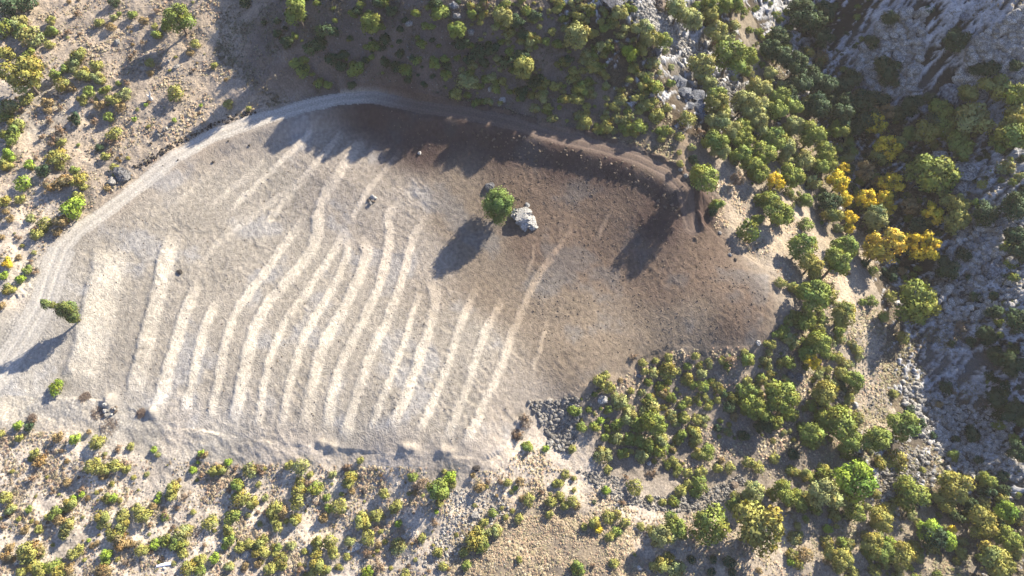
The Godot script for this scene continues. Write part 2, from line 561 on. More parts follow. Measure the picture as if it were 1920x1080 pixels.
			# road: a level bench, filled on the field's side and cut into the hill on the other
			if a < 11.5:
				var s := road_s[at]
				var m := 0
				while m < rs.size() - 2 and rs[m + 1] < s:
					m += 1
				var rh: float = lerpf(road_h[m], road_h[m + 1], clampf((s - rs[m]) / (rs[m + 1] - rs[m]), 0, 1))
				var px: float = float(m) / rs.size()
				var half := 1.8 if m > 4 else 2.8
				var fade := smoothstep(0.0, 6.0, rs[-1] - s)
				rh = lerpf(y, rh, fade)
				var edge := half + mid * 0.9
				if a < edge:
					y = rh + clod * 0.06 - 0.1 * smoothstep(0.35, 0.0, absf(a - 0.85)) + mid * 0.1
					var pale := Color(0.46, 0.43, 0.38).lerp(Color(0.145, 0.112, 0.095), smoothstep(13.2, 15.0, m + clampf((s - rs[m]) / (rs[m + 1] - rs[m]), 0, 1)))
					var rut := smoothstep(0.45, 0.0, absf(a - 0.85))
					c = pale.lerp(c, 0.2)
					tone = 0.97 + rut * 0.15 - smoothstep(0.4, 0.0, a) * 0.08 + tint * 0.2 + clod * 0.12
					part[at] = 2
				elif d > 0.0:
					var crest := maxf(0.0, mid * 1.6 + clod * 0.4)
					var tooth := fposmod(s + mid * 4.0, 4.6) / 4.6
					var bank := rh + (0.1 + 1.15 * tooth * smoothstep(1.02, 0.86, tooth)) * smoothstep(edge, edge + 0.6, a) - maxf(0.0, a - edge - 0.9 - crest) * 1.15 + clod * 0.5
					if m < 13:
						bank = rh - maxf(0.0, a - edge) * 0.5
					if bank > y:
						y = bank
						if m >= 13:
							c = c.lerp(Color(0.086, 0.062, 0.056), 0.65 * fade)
					elif m < 13 and y > rh + (a - edge) * 0.25:
						y = lerpf(rh, y, smoothstep(0.0, 5.0, a - edge))
				else:
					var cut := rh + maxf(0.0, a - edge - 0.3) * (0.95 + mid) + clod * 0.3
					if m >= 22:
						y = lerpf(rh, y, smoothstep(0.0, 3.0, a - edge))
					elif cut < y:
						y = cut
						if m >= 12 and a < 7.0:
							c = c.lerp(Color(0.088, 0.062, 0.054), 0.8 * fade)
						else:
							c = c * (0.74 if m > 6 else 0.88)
					else:
						y = lerpf(rh, y, smoothstep(0.0, 4.0, a - edge))
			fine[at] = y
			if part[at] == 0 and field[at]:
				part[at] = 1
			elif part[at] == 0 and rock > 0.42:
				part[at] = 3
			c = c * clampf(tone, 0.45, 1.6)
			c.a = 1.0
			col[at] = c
	for md in [[760, 841, 0.7, 0.9], [776, 843, 0.6, 0.8], [830, 847, 0.6, 0.9], [845, 849, 0.5, 0.7], [622, 838, 0.5, 0.8], [602, 831, 0.45, 0.7], [284, 774, 0.8, 0.8], [205, 752, 0.8, 1.1], [190, 768, -0.6, 1.0]]:
		var mp := hit(md[0], md[1])
		for j in range(int((mp.z - 7 - Z0) / CELL), int((mp.z + 7 - Z0) / CELL)):
			for i in range(int((mp.x - 7 - X0) / CELL), int((mp.x + 7 - X0) / CELL)):
				if i >= 0 and j >= 0 and i < NX and j < NZ:
					var q: float = Vector2(X0 + i * CELL - mp.x, Z0 + j * CELL - mp.z).length() / md[3]
					if q < 3.0:
						fine[j * NX + i] += md[2] * exp(-q * q) * (0.8 + n_mid[j * NX + i] / 600.0)
	H = fine
	# --- one grid that grows coarser outwards to far beyond the frame
	var gx := PackedFloat32Array()
	var gz := PackedFloat32Array()
	var ext := 26
	var grow := []
	var stepw := CELL
	var off := 0.0
	for k in ext:
		stepw *= 1.3
		off += stepw
		grow.append(off)
	for k in ext:
		gx.append(X0 - grow[ext - 1 - k])
		gz.append(Z0 - grow[ext - 1 - k])
	for i in NX:
		gx.append(X0 + i * CELL)
	for j in NZ:
		gz.append(Z0 + j * CELL)
	for k in ext:
		gx.append(X0 + (NX - 1) * CELL + grow[k])
		gz.append(Z0 + (NZ - 1) * CELL + grow[k])
	var GX := gx.size()
	var GZ := gz.size()
	var V := PackedVector3Array()
	V.resize(GX * GZ)
	for j in GZ:
		var jj := j - ext
		for i in GX:
			var ii := i - ext
			var y: float
			if ii >= 0 and jj >= 0 and ii < NX and jj < NZ:
				y = H[jj * NX + ii]
			else:
				var edge := H[clampi(jj, 0, NZ - 1) * NX + clampi(ii, 0, NX - 1)]
				y = edge + hc(gx[i], gz[j]) - hc(clampf(gx[i], X0, X0 + (NX - 1) * CELL), clampf(gz[j], Z0, Z0 + (NZ - 1) * CELL))
			V[j * GX + i] = Vector3(gx[i], y, gz[j])
	var names := ["ground", "field", "dirt_road", "ravine_bed"]
	var mats := [M.ground, M.field, M.road, M.bed]
	for p in 4:
		var idx := PackedInt32Array()
		var remap := PackedInt32Array()
		remap.resize(GX * GZ)
		remap.fill(-1)
		var vv := PackedVector3Array()
		var nn := PackedVector3Array()
		var cc := PackedColorArray()
		for j in GZ - 1:
			var jj := clampi(j - ext, 0, NZ - 1)
			var outj := j < ext or j >= ext + NZ - 1
			for i in GX - 1:
				var ii := clampi(i - ext, 0, NX - 1)
				var which := part[jj * NX + ii]
				if outj or i < ext or i >= ext + NX - 1:
					which = 0
				if which != p:
					continue
				var q := j * GX + i
				for e in [q, q + 1, q + GX, q + GX + 1]:
					if remap[e] < 0:
						remap[e] = vv.size()
						vv.append(V[e])
						var ei: int = e % GX
						var ej: int = e / GX
						var l: Vector3 = V[e - 1] if ei > 0 else V[e]
						var r: Vector3 = V[e + 1] if ei < GX - 1 else V[e]
						var t: Vector3 = V[e - GX] if ej > 0 else V[e]
						var b: Vector3 = V[e + GX] if ej < GZ - 1 else V[e]
						nn.append((b - t).cross(r - l).normalized())
						cc.append(col[clampi(ej - ext, 0, NZ - 1) * NX + clampi(ei - ext, 0, NX - 1)])
				var ra := remap[q]
				var rb := remap[q + 1]
				var rc := remap[q + GX]
				var rd := remap[q + GX + 1]
				idx.append_array(PackedInt32Array([ra, rb, rd, ra, rd, rc]))
		var arr := []
		arr.resize(Mesh.ARRAY_MAX)
		arr[Mesh.ARRAY_VERTEX] = vv
		arr[Mesh.ARRAY_NORMAL] = nn
		arr[Mesh.ARRAY_COLOR] = cc
		arr[Mesh.ARRAY_INDEX] = idx
		var am := ArrayMesh.new()
		am.add_surface_from_arrays(Mesh.PRIMITIVE_TRIANGLES, arr)
		var o := obj(names[p], am, mats[p])
		o.set_meta("kind", "structure")
		o.set_meta("label", ["stony scrub hillside falling to the shaded ravine", "freshly dozed field with pale curving terrace banks", "narrow dirt road curving round the top of the field", "bare broken limestone of the shaded ravine and its cliffs"][p])

# ---------------------------------------------------------------- plants
func leaf_quad(vv: PackedVector3Array, nn: PackedVector3Array, cc: PackedColorArray, idx: PackedInt32Array, at: Vector3, nrm: Vector3, shade: Vector3, size: float, tint: Color) -> void:
	var t := nrm.cross(Vector3(rng.randf_range(-1, 1), rng.randf_range(-1, 1), rng.randf_range(-1, 1))).normalized()
	var b := nrm.cross(t)
	var k := vv.size()
	var wide := size * rng.randf_range(0.5, 0.75)
	vv.append_array(PackedVector3Array([at + t * size, at + b * wide + nrm * size * 0.2, at - t * size, at - b * wide + nrm * size * 0.2]))
	nn.append_array(PackedVector3Array([shade, shade, shade, shade]))
	cc.append_array(PackedColorArray([tint, tint, tint, tint]))
	idx.append_array(PackedInt32Array([k, k + 2, k + 1, k, k + 3, k + 2]))

func rdir() -> Vector3:
	var z := rng.randf_range(-1, 1)
	var a := rng.randf() * TAU
	var r := sqrt(1 - z * z)
	return Vector3(r * cos(a), z, r * sin(a))

# lobes: array of [centre, radius]; leaves stand on and in the lobes
func crown_mesh(lobes: Array, count: int, size: float, loose := 0.12, contrast := 0.3) -> ArrayMesh:
	var vv := PackedVector3Array()
	var nn := PackedVector3Array()
	var cc := PackedColorArray()
	var idx := PackedInt32Array()
	var total := 0.0
	var mid := Vector3.ZERO
	for l in lobes:
		total += l[1] * l[1]
		mid += l[0]
	mid /= lobes.size()
	for l in lobes:
		var c: Vector3 = l[0]
		var r: float = l[1]
		var base := rng.randf_range(1.0 - contrast, 1.0 + contrast)
		var warm := rng.randf_range(-0.22, 0.26)
		var n := int(count * r * r / total)
		for k in n:
			var d := rdir()
			if d.y < -0.35 and rng.randf() < 0.6:
				d.y = -d.y
			var rr := r * (1.0 + rng.randfn(0, loose)) if rng.randf() < 0.8 else r * rng.randf_range(0.35, 0.9)
			var at := c + d * rr * Vector3(1, 0.88, 1)
			var ok := true
			for o in lobes:
				if o != l and at.distance_to(o[0]) < o[1] * 0.72:
					ok = false
					break
			if not ok:
				continue
			var f := (d * 0.8 + rdir() * 0.75).normalized()
			var shade := (d * 0.7 + (at - mid).normalized() * 0.3 + f * 0.4).normalized()
			if shade.dot(f) < 0.0:
				f = -f
			var tn := base * rng.randf_range(0.72, 1.28)
			leaf_quad(vv, nn, cc, idx, at, f, shade, size * rng.randf_range(0.7, 1.35), Color(tn * (1.0 + warm), tn, tn * (1.0 - warm)))
	var arr := []
	arr.resize(Mesh.ARRAY_MAX)
	arr[Mesh.ARRAY_VERTEX] = vv
	arr[Mesh.ARRAY_NORMAL] = nn
	arr[Mesh.ARRAY_COLOR] = cc
	arr[Mesh.ARRAY_INDEX] = idx
	var m := ArrayMesh.new()
	m.add_surface_from_arrays(Mesh.PRIMITIVE_TRIANGLES, arr)
	return m

func limb(st: SurfaceTool, a: Vector3, b: Vector3, ra: float, rb: float, sides := 6) -> void:
	var up := (b - a).normalized()
	var s := up.cross(Vector3(0.3, 0.2, 1)).normalized()
	var t := up.cross(s)
	for k in sides:
		var p0 := s * cos(TAU * k / sides) + t * sin(TAU * k / sides)
		var p1 := s * cos(TAU * (k + 1) / sides) + t * sin(TAU * (k + 1) / sides)
		for v in [[a, p0, ra], [b, p0, rb], [b, p1, rb], [a, p0, ra], [b, p1, rb], [a, p1, ra]]:
			st.set_normal(v[1])
			st.add_vertex(v[0] + v[1] * v[2])

func trunk_mesh(lobes: Array, fork: float, r: float) -> ArrayMesh:
	var st := SurfaceTool.new()
	st.begin(Mesh.PRIMITIVE_TRIANGLES)
	limb(st, Vector3(0, -0.5, 0), Vector3(0.03, fork, 0.02), r * 1.3, r * 0.85)
	for l in lobes:
		var c: Vector3 = l[0]
		limb(st, Vector3(0.03, fork * 0.96, 0.02), c, r * 0.55, r * 0.15, 5)
	return st.commit()

func make_lobes(n: int, centre: float, tall: float, wide: float, lr: float) -> Array:
	var out := [[Vector3(0, centre, 0), 0.55]]
	for k in n:
		var a := TAU * (k + rng.randf() * 0.7) / n * 1.618 * 2.0
		var y := rng.randf_range(-0.55, 0.95)
		var r := sqrt(maxf(0.0, 1.0 - y * y * 0.8)) * rng.randf_range(0.5, 0.8) * wide
		out.append([Vector3(cos(a) * r, centre + y * tall * 0.62, sin(a) * r), lr * rng.randf_range(0.7, 1.25)])
	return out

const KINDS := {"g": "green", "d": "dark green", "y": "olive yellow", "o": "orange brown", "l": "bright lime green", "s": "grey green", "a": "golden yellow", "b": "dry brown", "r": "orange gold"}
var named := []      # [node, label stem, plural, place, x, y]

func make_plants() -> void:
	var shrubs := []
	for k in 6:
		var lb := [[Vector3(0, 0.55, 0), 0.5]]
		var n := 4 + k
		for q in n:
			var a := TAU * (q + rng.randf() * 0.6) / n
			var r := rng.randf_range(0.35, 0.62)
			lb.append([Vector3(cos(a) * r, rng.randf_range(0.35, 0.95), sin(a) * r), rng.randf_range(0.28, 0.45)])
		shrubs.append(crown_mesh(lb, 950, 0.10, 0.18))
	var open_shrub := []
	for k in 2:
		var lb := []
		for q in 9:
			var a := TAU * (q + rng.randf() * 0.6) / 9
			var r := rng.randf_range(0.1, 0.75)
			lb.append([Vector3(cos(a) * r, rng.randf_range(0.25, 0.85), sin(a) * r), rng.randf_range(0.16, 0.3)])
		open_shrub.append(crown_mesh(lb, 600, 0.08, 0.35))
	var trees := []
	for k in 6:
		var lb := make_lobes(11 + k, 1.3, [0.95, 1.1, 0.85, 1.2, 1.0, 0.95][k], 1.05, 0.36)
		trees.append([crown_mesh(lb, 2700, 0.08, 0.17), trunk_mesh(lb, 0.6, 0.09)])
	var airy := []
	for k in 3:
		var lb := make_lobes(22, 1.35, 1.1, 1.1, 0.22)
		lb[0][1] = 0.3
		airy.append([crown_mesh(lb, 2100, 0.075, 0.28), trunk_mesh(lb, 0.6, 0.07)])
	# every plant traced from the photograph, tile by tile: kind (capital: a tree), place in the tile, half-width
	var tiles := {
		Vector2(0, 0): "d60,40,70 d150,30,60 g20,160,60 s90,120,55 s180,210,70 g120,170,50 y285,110,35 g285,180,40 y275,250,38 g160,300,40 o185,320,25 y25,300,50 Y125,420,95 o215,385,30 y200,490,35 y145,555,42 b125,615,22 s45,600,60 g30,660,50 y90,710,50 g60,760,70 l40,870,45 y30,930,45 g310,420,35 y350,470,45 o400,495,28 s400,350,60 y430,310,60 g370,380,40 y460,420,50 s545,430,50 y545,370,38 s560,450,45 g500,510,40 y465,560,42 g590,505,40 y610,550,30 y650,565,38 o555,590,32 o675,605,33 s705,525,38 b712,460,28 g610,655,32 g665,470,20 y640,745,42 b600,790,35 d560,830,25 y590,880,28 y640,940,28 b625,850,30 o265,580,35 o270,620,30 b340,610,25 b280,685,35 d425,665,40 b525,685,25 b340,740,45 b310,790,45 y340,800,30 b230,770,25 g440,815,15 y315,880,65 y330,930,40 l165,925,32 b200,890,25 d240,960,40 l120,1020,50 o355,1010,55 y440,1010,50 o280,1050,50 g420,960,35 b250,1030,35 y470,1050,30 o600,1055,28 G1005,110,70 g930,140,40 y870,150,28 g890,195,40 o805,115,30 b875,55,30 g745,80,28 y560,125,28 o620,150,28 b428,78,28 s640,100,22 g670,80,18 b375,180,22 b445,190,15 o1068,295,28 y1095,245,32 b755,295,20 b730,325,30 y840,350,38 o845,408,28 b895,380,20 y985,530,55 b1085,390,25 y1205,365,22 y1285,585,30 l1130,595,15 y1400,610,22 l755,672,18 l980,675,18 l820,590,15 b800,235,20 d640,10,40 d1380,15,40",
		Vector2(480, 0): "G245,80,62 d390,170,50 d440,180,35 G645,115,55 g665,250,42 d760,65,40 g1040,70,50 G1120,170,45 g1215,75,30 y1260,130,25 S1390,90,50 s1345,150,30 s1420,200,30 y1265,220,18 d300,270,60 d350,240,45 d490,300,40 g650,320,20 g560,390,60 d480,375,35 g215,355,38 g265,400,40 g405,480,30 d725,350,40 d790,380,40 g840,390,40 g1000,350,45 g1060,330,28 s1190,450,55 y1125,525,42 d940,470,18 d860,430,18 g1290,450,25 s1325,430,32 y1385,455,28 s1355,330,25 s1370,390,20 d1240,290,60 d1320,270,50 d1280,350,40 g1425,290,30 d120,190,35 d45,125,20 d120,120,25 d220,10,40 d1010,20,40 g990,150,25 b1300,30,30 d1190,330,35 d570,60,35 d690,20,40 d540,480,30 d880,330,30 d1410,350,45 d1160,240,40 d420,330,40 d180,230,40",
		Vector2(960, 0): "S360,200,65 Y70,390,58 s100,240,35 y250,55,28 y285,105,18 y375,90,38 y440,45,45 y460,190,32 g515,160,35 y500,120,30 S610,75,42 s635,160,25 y225,175,32 g190,230,28 y345,400,35 S745,160,55 S770,220,45 G840,230,45 s860,290,25 y735,270,55 L670,300,42 y670,390,25 s795,345,40 y450,370,45 s530,480,30 s610,560,40 y570,600,35 y730,480,40 y660,450,28 g810,490,50 g890,470,35 s830,405,22 s895,375,28 s775,420,22 S1070,370,62 S1100,455,45 Y1150,600,60 G1150,560,55 y985,670,55 y870,610,35 y820,650,40 y720,630,22 y760,580,30 y800,570,28 y690,550,25 g720,720,45 g640,700,45 y645,755,20 y530,710,50 y410,680,40 y370,560,50 y300,550,40 g390,490,50 y240,490,32 y420,600,30 y200,600,30 s170,540,40 y440,340,30 s500,260,35 b590,260,30 b580,320,30 b1050,740,40 y945,770,35 g830,735,22 y890,740,25 y840,785,25 y940,860,20 y945,920,22 s1010,830,25 S925,60,60 S1000,100,60 Y1110,85,45 g1040,25,35 G1110,25,45 G1190,40,45 G1250,30,45 s1250,140,38 S1150,185,55 b1145,240,40 s1225,215,32 G1220,310,85 G1330,330,50 g1310,400,40 s1250,440,22 S1390,490,60 s1300,550,50 S1290,590,60 S1160,680,60 S1230,720,50 G1150,790,60 S1180,840,50 G1080,1000,75 G1300,720,50 S1380,700,55 S1400,600,55 G1310,790,50 G1260,780,40 G1290,880,50 G1340,930,50 G1390,980,50 G1420,860,60 S1350,640,50 B1270,1010,35 g1350,850,45 d1020,900,30 d60,300,40 d130,450,45 d60,520,50 d20,120,45 d130,90,50 d320,330,35 d60,190,40",
		Vector2(1440, 0): "D200,100,70 D270,140,60 D180,50,60 D310,220,50 D330,60,50 D60,200,50 D70,300,55 D150,370,60 D250,430,60 D320,490,60 D180,480,60 D110,540,50 D270,600,60 D230,590,50 D360,550,45 o300,320,40 y230,290,40 D20,270,50 D590,230,38 D690,100,40 D660,380,60 D680,440,45 D1060,220,60 D450,590,60 D540,560,60 D620,560,50 D560,660,60 D400,660,60 O650,640,50 D720,650,40 G400,740,50 D480,720,50 D800,600,50 D960,640,60 D900,560,35 D1180,390,35 D1250,390,45 D1390,370,30 d740,460,28 d910,50,30 D830,580,45 S10,420,40 G60,560,60 s80,500,45 G150,620,45 G30,640,60 S150,700,50 G240,760,65 S100,830,50 G40,800,60 s90,890,45 S200,900,50 G320,860,55 G290,950,45 G340,920,50 G120,1000,60 A40,1030,50 A400,1020,60 A430,950,32 s250,1030,55 A600,690,55 G520,680,40 g460,800,30 g480,850,35 A660,840,65 Y640,880,50 O540,970,50 A690,1040,65 O610,1030,35 Y730,810,45 y760,880,35 b800,800,40 G800,750,40 Y890,750,55 y930,800,45 o970,850,28 S1150,680,85 G1090,640,40 Y1120,540,50 G980,610,60 G1070,800,60 G1080,860,50 G1000,700,60 Y1300,490,70 G1380,540,60 Y1400,680,70 G1400,760,80 G1300,790,50 l1100,905,32 G960,980,95 G860,980,85 g870,900,45 y920,1060,40 s1340,940,42 y1200,1040,35 s1420,990,40 D480,430,50 D420,480,50",
		Vector2(0, 360): "y20,60,40 y110,40,35 y440,30,35 l410,90,62 o345,160,48 y240,175,42 s170,145,32 o320,225,30 y210,240,35 o30,110,25 o55,150,30 o10,255,20 b105,260,25 b190,210,22 a40,400,42 l20,470,32 l120,490,32 y45,545,38 o10,640,32 g155,440,32 b170,385,20 b200,440,30 o105,365,22 l315,1095,45",
		Vector2(0, 720): "l105,232,28 b190,212,22 d160,240,30 y110,305,30 y5,280,25 o325,300,38 l420,310,38 y545,330,50 o500,270,20 b660,370,35 y735,350,28 l865,370,25 b265,385,25 y195,390,30 o215,430,40 y530,470,42 y590,475,40 y645,460,38 y710,480,25 o580,520,28 b175,530,30 o375,552,26 y35,640,38 s60,700,45 g160,705,28 y105,760,18 b20,810,30 y220,815,25 o140,820,30 o335,765,38 y390,680,48 l410,645,28 g315,720,45 y270,745,28 s380,800,45 s360,840,40 l460,622,24 y600,640,38 l640,640,25 y570,760,55 y690,740,42 y690,790,40 y640,850,45 y800,740,55 o860,690,30 y770,700,35 o680,900,50 o760,900,45 y790,940,40 l870,900,35 g930,880,40 s1020,840,50 g1000,900,50 y1030,890,40 y1025,950,32 y1060,810,28 b930,740,30 g925,750,28 y975,590,40 o985,560,25 y960,630,35 b1035,630,40 l895,625,20 l885,655,20 o1010,540,15 y1085,720,20 y1180,775,42 l1085,485,30 l1112,440,15 b1130,520,25 o1145,400,25 l1130,390,20 l1285,440,24 y1240,485,42 y1200,490,30 b1320,480,30 s1400,490,45 g1340,560,50 y1350,640,48 y1420,670,40 g1300,740,40 y1320,730,38 y1280,830,45 g1290,880,35 l1265,910,22 y1130,990,38 l1205,980,38 l595,960,36 g590,1000,30 o580,1050,45 b710,1000,40 y445,930,35 y410,960,38 l500,880,15 o545,895,22 y475,990,15 o180,930,55 y150,960,50 o40,970,50 o50,920,35 y230,930,25 y180,1010,50 y220,1050,45 l240,1030,30 g300,1020,45 o390,1050,50 y330,1060,40 y120,1060,30 s1290,1030,40 y1350,920,35 y1400,900,38 o1380,1020,30 y1060,1040,50 g1130,1050,40 b1150,910,20 b450,600,30 b840,800,30 b300,600,25 b1000,700,25",
		Vector2(480, 720): "s250,470,45 y185,460,28 y245,550,42 y240,600,45 y230,660,40 y15,565,20 b30,490,30 g335,590,40 y305,510,22 s50,640,22 y110,710,45 y100,760,38 o150,720,35 y170,770,20 y225,760,40 y120,800,35 o380,755,32 y530,520,40 y520,560,38 o540,605,24 g480,620,18 g400,640,28 g410,700,38 y470,690,45 y585,430,26 b520,470,30 y595,770,50 y620,790,35 y680,740,42 y720,615,32 y790,685,48 l800,785,28 g885,525,32 b930,570,45 o900,610,20 G1020,590,55 l1090,530,42 y1105,565,30 y1060,495,22 g1060,610,35 y1035,675,26 l1015,720,18 o1255,585,32 o1220,515,18 y1415,555,32 y1280,780,28 g1330,725,32 s1360,830,45 s1310,835,30 y1240,870,55 g1270,910,45 y935,865,32 b1010,790,30 y1020,945,35 y1170,945,30 g1185,1020,32 y1050,1025,36 b970,1050,25 b900,890,20 s800,915,42 y630,870,48 s525,885,35 o690,905,20 y700,830,18 b670,820,25 y510,970,28 b635,960,40 s200,910,38 y270,940,22 y340,890,40 y410,890,45 y435,950,35 y340,950,40 y340,1030,60 y390,1050,40 y110,950,30 g125,920,25 y140,990,40 y80,1040,38 y150,1030,28 y40,880,45 y20,930,50 o10,1010,30 y480,1040,16 l630,1060,40 b690,1030,40 b240,1050,35 y840,1070,35 s430,510,25 b300,560,35 b60,720,30",
		Vector2(960, 720): "b70,195,40 b45,290,40 g90,350,42 l188,365,22 y340,365,28 s515,400,48 y540,480,26 g625,390,45 y670,380,20 s730,400,42 g335,145,30 g360,155,32 g390,240,38 g465,240,40 l500,205,28 g600,220,35 g545,140,28 s615,100,50 s660,180,50 g700,230,40 s775,150,55 G790,220,60 g850,240,30 g520,300,32 s590,300,42 g660,300,35 g720,320,48 g780,340,40 s840,310,55 g840,360,50 o905,370,24 y530,15,45 y565,20,25 g770,70,25 o840,50,45 y830,50,30 o880,120,20 y985,90,30 g955,120,32 y970,190,35 y1040,200,35 s1085,195,26 y1100,130,30 y1085,70,20 y1155,90,25 g955,285,38 y1030,270,45 y1040,310,35 y1050,390,45 g1090,385,45 y905,430,28 y875,465,22 o1180,430,24 y1155,475,34 y1225,470,32 o1250,185,32 y1325,440,35 y1385,465,40 y925,500,30 y985,500,35 y1060,500,38 g1055,560,50 g1030,610,35 y950,600,38 y990,560,30 g910,655,40 y845,665,32 y775,645,28 y685,580,42 y710,610,22 b760,505,20 b620,665,26 y300,510,35 y270,560,35 y245,560,25 y350,595,20 l530,600,28 d462,665,18 y350,530,18 y270,630,28 y220,665,32 y300,685,30 y340,660,35 o365,690,24 y210,735,32 b165,605,25 y95,650,38 o60,645,25 o45,550,30 l20,585,18 y40,755,28 y460,780,40 a485,815,32 y540,745,38 y590,740,38 y635,780,32 g585,830,35 y550,860,28 y405,805,26 y725,800,30 y790,830,42 G920,790,60 S840,860,60 y950,840,40 G1120,800,90 o1195,770,18 Y1390,790,115 g1360,860,60 y1260,640,45 g1240,680,40 S1360,610,55 s1320,640,45 g1330,670,35 o1400,690,30 g365,1035,42 b460,1020,25 y575,1010,30 y40,985,20 y690,960,12 y830,1020,60 s930,1050,60 y880,980,40 d1130,990,25 d1220,1000,35 d1010,990,30 o1390,1050,25 d1240,1060,25 d1120,1060,30 g1310,30,50 g1380,40,45 G1360,130,55 G1400,160,50 d1300,290,40 d1230,130,40 g1080,10,40 g1020,5,30 D1420,230,45 d1190,60,30 b640,520,30 b800,500,30 d1160,250,30",
		Vector2(960, 360): "g1330,220,70 g1385,150,45 g1400,45,45 g1160,70,45 d1130,110,30 y505,1050,38 y530,1030,30 y480,1060,30 o610,1060,18 y735,960,32 y880,930,28 y745,1010,30 y810,950,25 y880,1010,45 y840,1000,25 y1035,925,26 g990,980,30 y1180,950,26 s1070,1020,35 y990,1050,45 g1330,940,45 y1310,900,28 g1120,1060,20 y1320,1065,30 b1220,940,40 y1430,850,25 b690,930,25 g1400,1040,30",
		Vector2(1440, 360): "G60,120,65 G20,40,50 G100,130,40 G215,40,35 g215,185,50 G190,310,65 g255,270,30 A430,40,45 Y360,120,50 s350,130,40 A455,150,42 A455,215,28 s400,205,30 A550,40,55 y500,20,30 A650,40,45 A690,90,35 S610,145,60 D350,50,55 O800,75,50 A930,120,60 y880,170,40 D845,190,45 Y1060,70,60 Y1060,150,60 y1030,210,45 R650,300,90 R600,330,55 O640,260,40 A800,290,55 A880,310,80 g800,330,45 o750,445,35 d690,460,45 l1175,60,30 G440,310,60 g490,330,30 G370,410,70 Y240,410,60 y270,480,40 b460,460,20 d545,400,28 g590,440,35 y70,510,38 y140,540,40 G250,580,80 g190,570,45 y350,570,50 y440,650,40 g580,610,42 g530,620,25 y690,590,38 G830,620,100 g860,710,40 g650,705,36 y760,820,42 b690,640,20 G210,720,50 g310,720,40 Y420,700,60 g400,780,35 y280,780,40 G290,850,60 g220,850,40 g320,910,35 G215,910,40 A245,960,42 g115,960,45 s285,1030,35 y340,1000,25 y410,1020,40 G490,1060,50 y505,890,35 s510,930,30 b390,920,25 y380,930,22 g40,800,25 y20,860,30 s110,820,40 d1160,590,38 D1000,430,60 d1110,350,45 D1390,250,50 D1380,90,70 D1220,120,60 D1420,350,50 D1270,680,40 D1220,800,50 D1300,920,50 D1400,720,60 d1270,580,30 o880,510,40 b1080,760,40 d1140,840,30 d1030,855,25 D920,640,50 D1380,960,60 d1240,420,25 d1130,480,25 d1340,480,30",
		Vector2(1440, 720): "s50,35,40 G80,70,80 g100,170,50 g40,210,45 Y320,45,60 d290,100,35 G310,190,50 G240,290,60 g190,250,35 G420,210,80 y420,140,40 G460,320,60 s510,190,40 g410,360,30 y460,70,30 d420,10,40 y710,55,30 G765,230,75 G610,310,70 l640,290,35 s680,300,40 y630,440,42 y720,430,55 y870,485,22 L490,540,95 S430,640,50 S310,620,80 g320,520,50 y320,480,40 y215,510,45 s560,560,35 g120,490,22 y35,420,35 d140,400,40 G80,610,60 G150,640,50 y10,610,25 G490,720,50 g270,710,40 g210,755,22 s560,690,30 y165,800,25 y180,850,28 l335,815,28 y385,800,20 y330,890,40 g415,890,38 y340,930,35 o330,995,25 o205,960,45 l130,1000,26 Y420,980,60 y400,1030,50 y440,950,32 y480,1060,35 Y590,900,55 G640,940,60 l690,885,40 Y750,950,60 y740,1020,45 y600,1050,40 y850,980,30 g570,950,40 Y640,760,60 s680,700,45 y590,790,25 G810,610,80 s770,570,50 Y1060,570,75 Y1000,650,55 y1010,700,45 s810,740,35 y840,780,30 L910,815,60 L1010,880,45 a1035,820,32 d1060,740,50 D1150,690,40 D930,860,60 Y1190,780,75 s1280,770,50 L1345,720,50 y1320,650,40 G1230,540,45 d1240,600,50 s1420,720,35 d1330,600,40 y1090,950,38 Y1260,1000,80 y1350,1030,40 g1190,980,30 y1400,930,50 G1350,880,55 g1430,880,30 d1150,285,55 g1040,400,45 d800,145,30 o960,115,26 d930,290,30 D1400,160,60 D1270,90,50 D1400,380,50 d1060,310,22 d860,220,30 d1000,20,40 b1050,50,20 d1180,430,30 d1320,520,35 D1330,700,40",
	}
	var list := []
	for off in tiles:
		for w in tiles[off].split(" ", false):
			var c: PackedStringArray = w.substr(1).split(",")
			var kind: String = w[0]
			list.append({"k": kind.to_lower(), "tree": kind != kind.to_lower(), "x": off.x + float(c[0]) / 3.0, "y": off.y + float(c[1]) / 3.0, "r": float(c[2]) / 3.0})
	list.sort_custom(func(a, b): return a.r > b.r)
	var n_shrub := 0
	var rest := []
	for e in list:
		var spot := hit(e.x, e.y)
		var R := metres(spot, e.r) * (1.12 if e.tree else rng.randf_range(0.85, 1.15))
		var lift: float = R * (1.3 if e.tree else 0.62)
		spot = hit(e.x, e.y, lift)
		e.R = R
		e.spot = spot
		var size := ""
		if e.tree:
			var arch: Array = airy[rng.randi() % 3] if e.k in ["a", "r", "o", "b"] else trees[rng.randi() % 6]
			var o := holder("tree", spot - Vector3(0, 0.1, 0))
			obj("crown", arch[0], M[e.k], o)
			obj("trunk", arch[1], M.bark, o)
			o.rotation = Vector3(rng.randfn(0, 0.05), rng.randf() * TAU, rng.randfn(0, 0.05))
			o.scale = Vector3(R, R * rng.randf_range(0.88, 1.12), R)
			size = "tall broad" if e.r > 20 else "slender" if e.r < 15 else "rounded"
			o.set_meta("category", "tree")
			o.set_meta("group", "trees on the slopes and in the ravine")
			named.append([o, "%s %s tree" % [size, KINDS[e.k]], e])
		elif n_shrub < 300:
			n_shrub += 1
			var mesh: Mesh = open_shrub[rng.randi() % 2] if e.k == "b" or (e.k == "o" and rng.randf() < 0.4) else shrubs[rng.randi() % 6]
			var o := obj("shrub", mesh, M[e.k])
			o.position = spot - Vector3(0, 0.08 * R, 0)
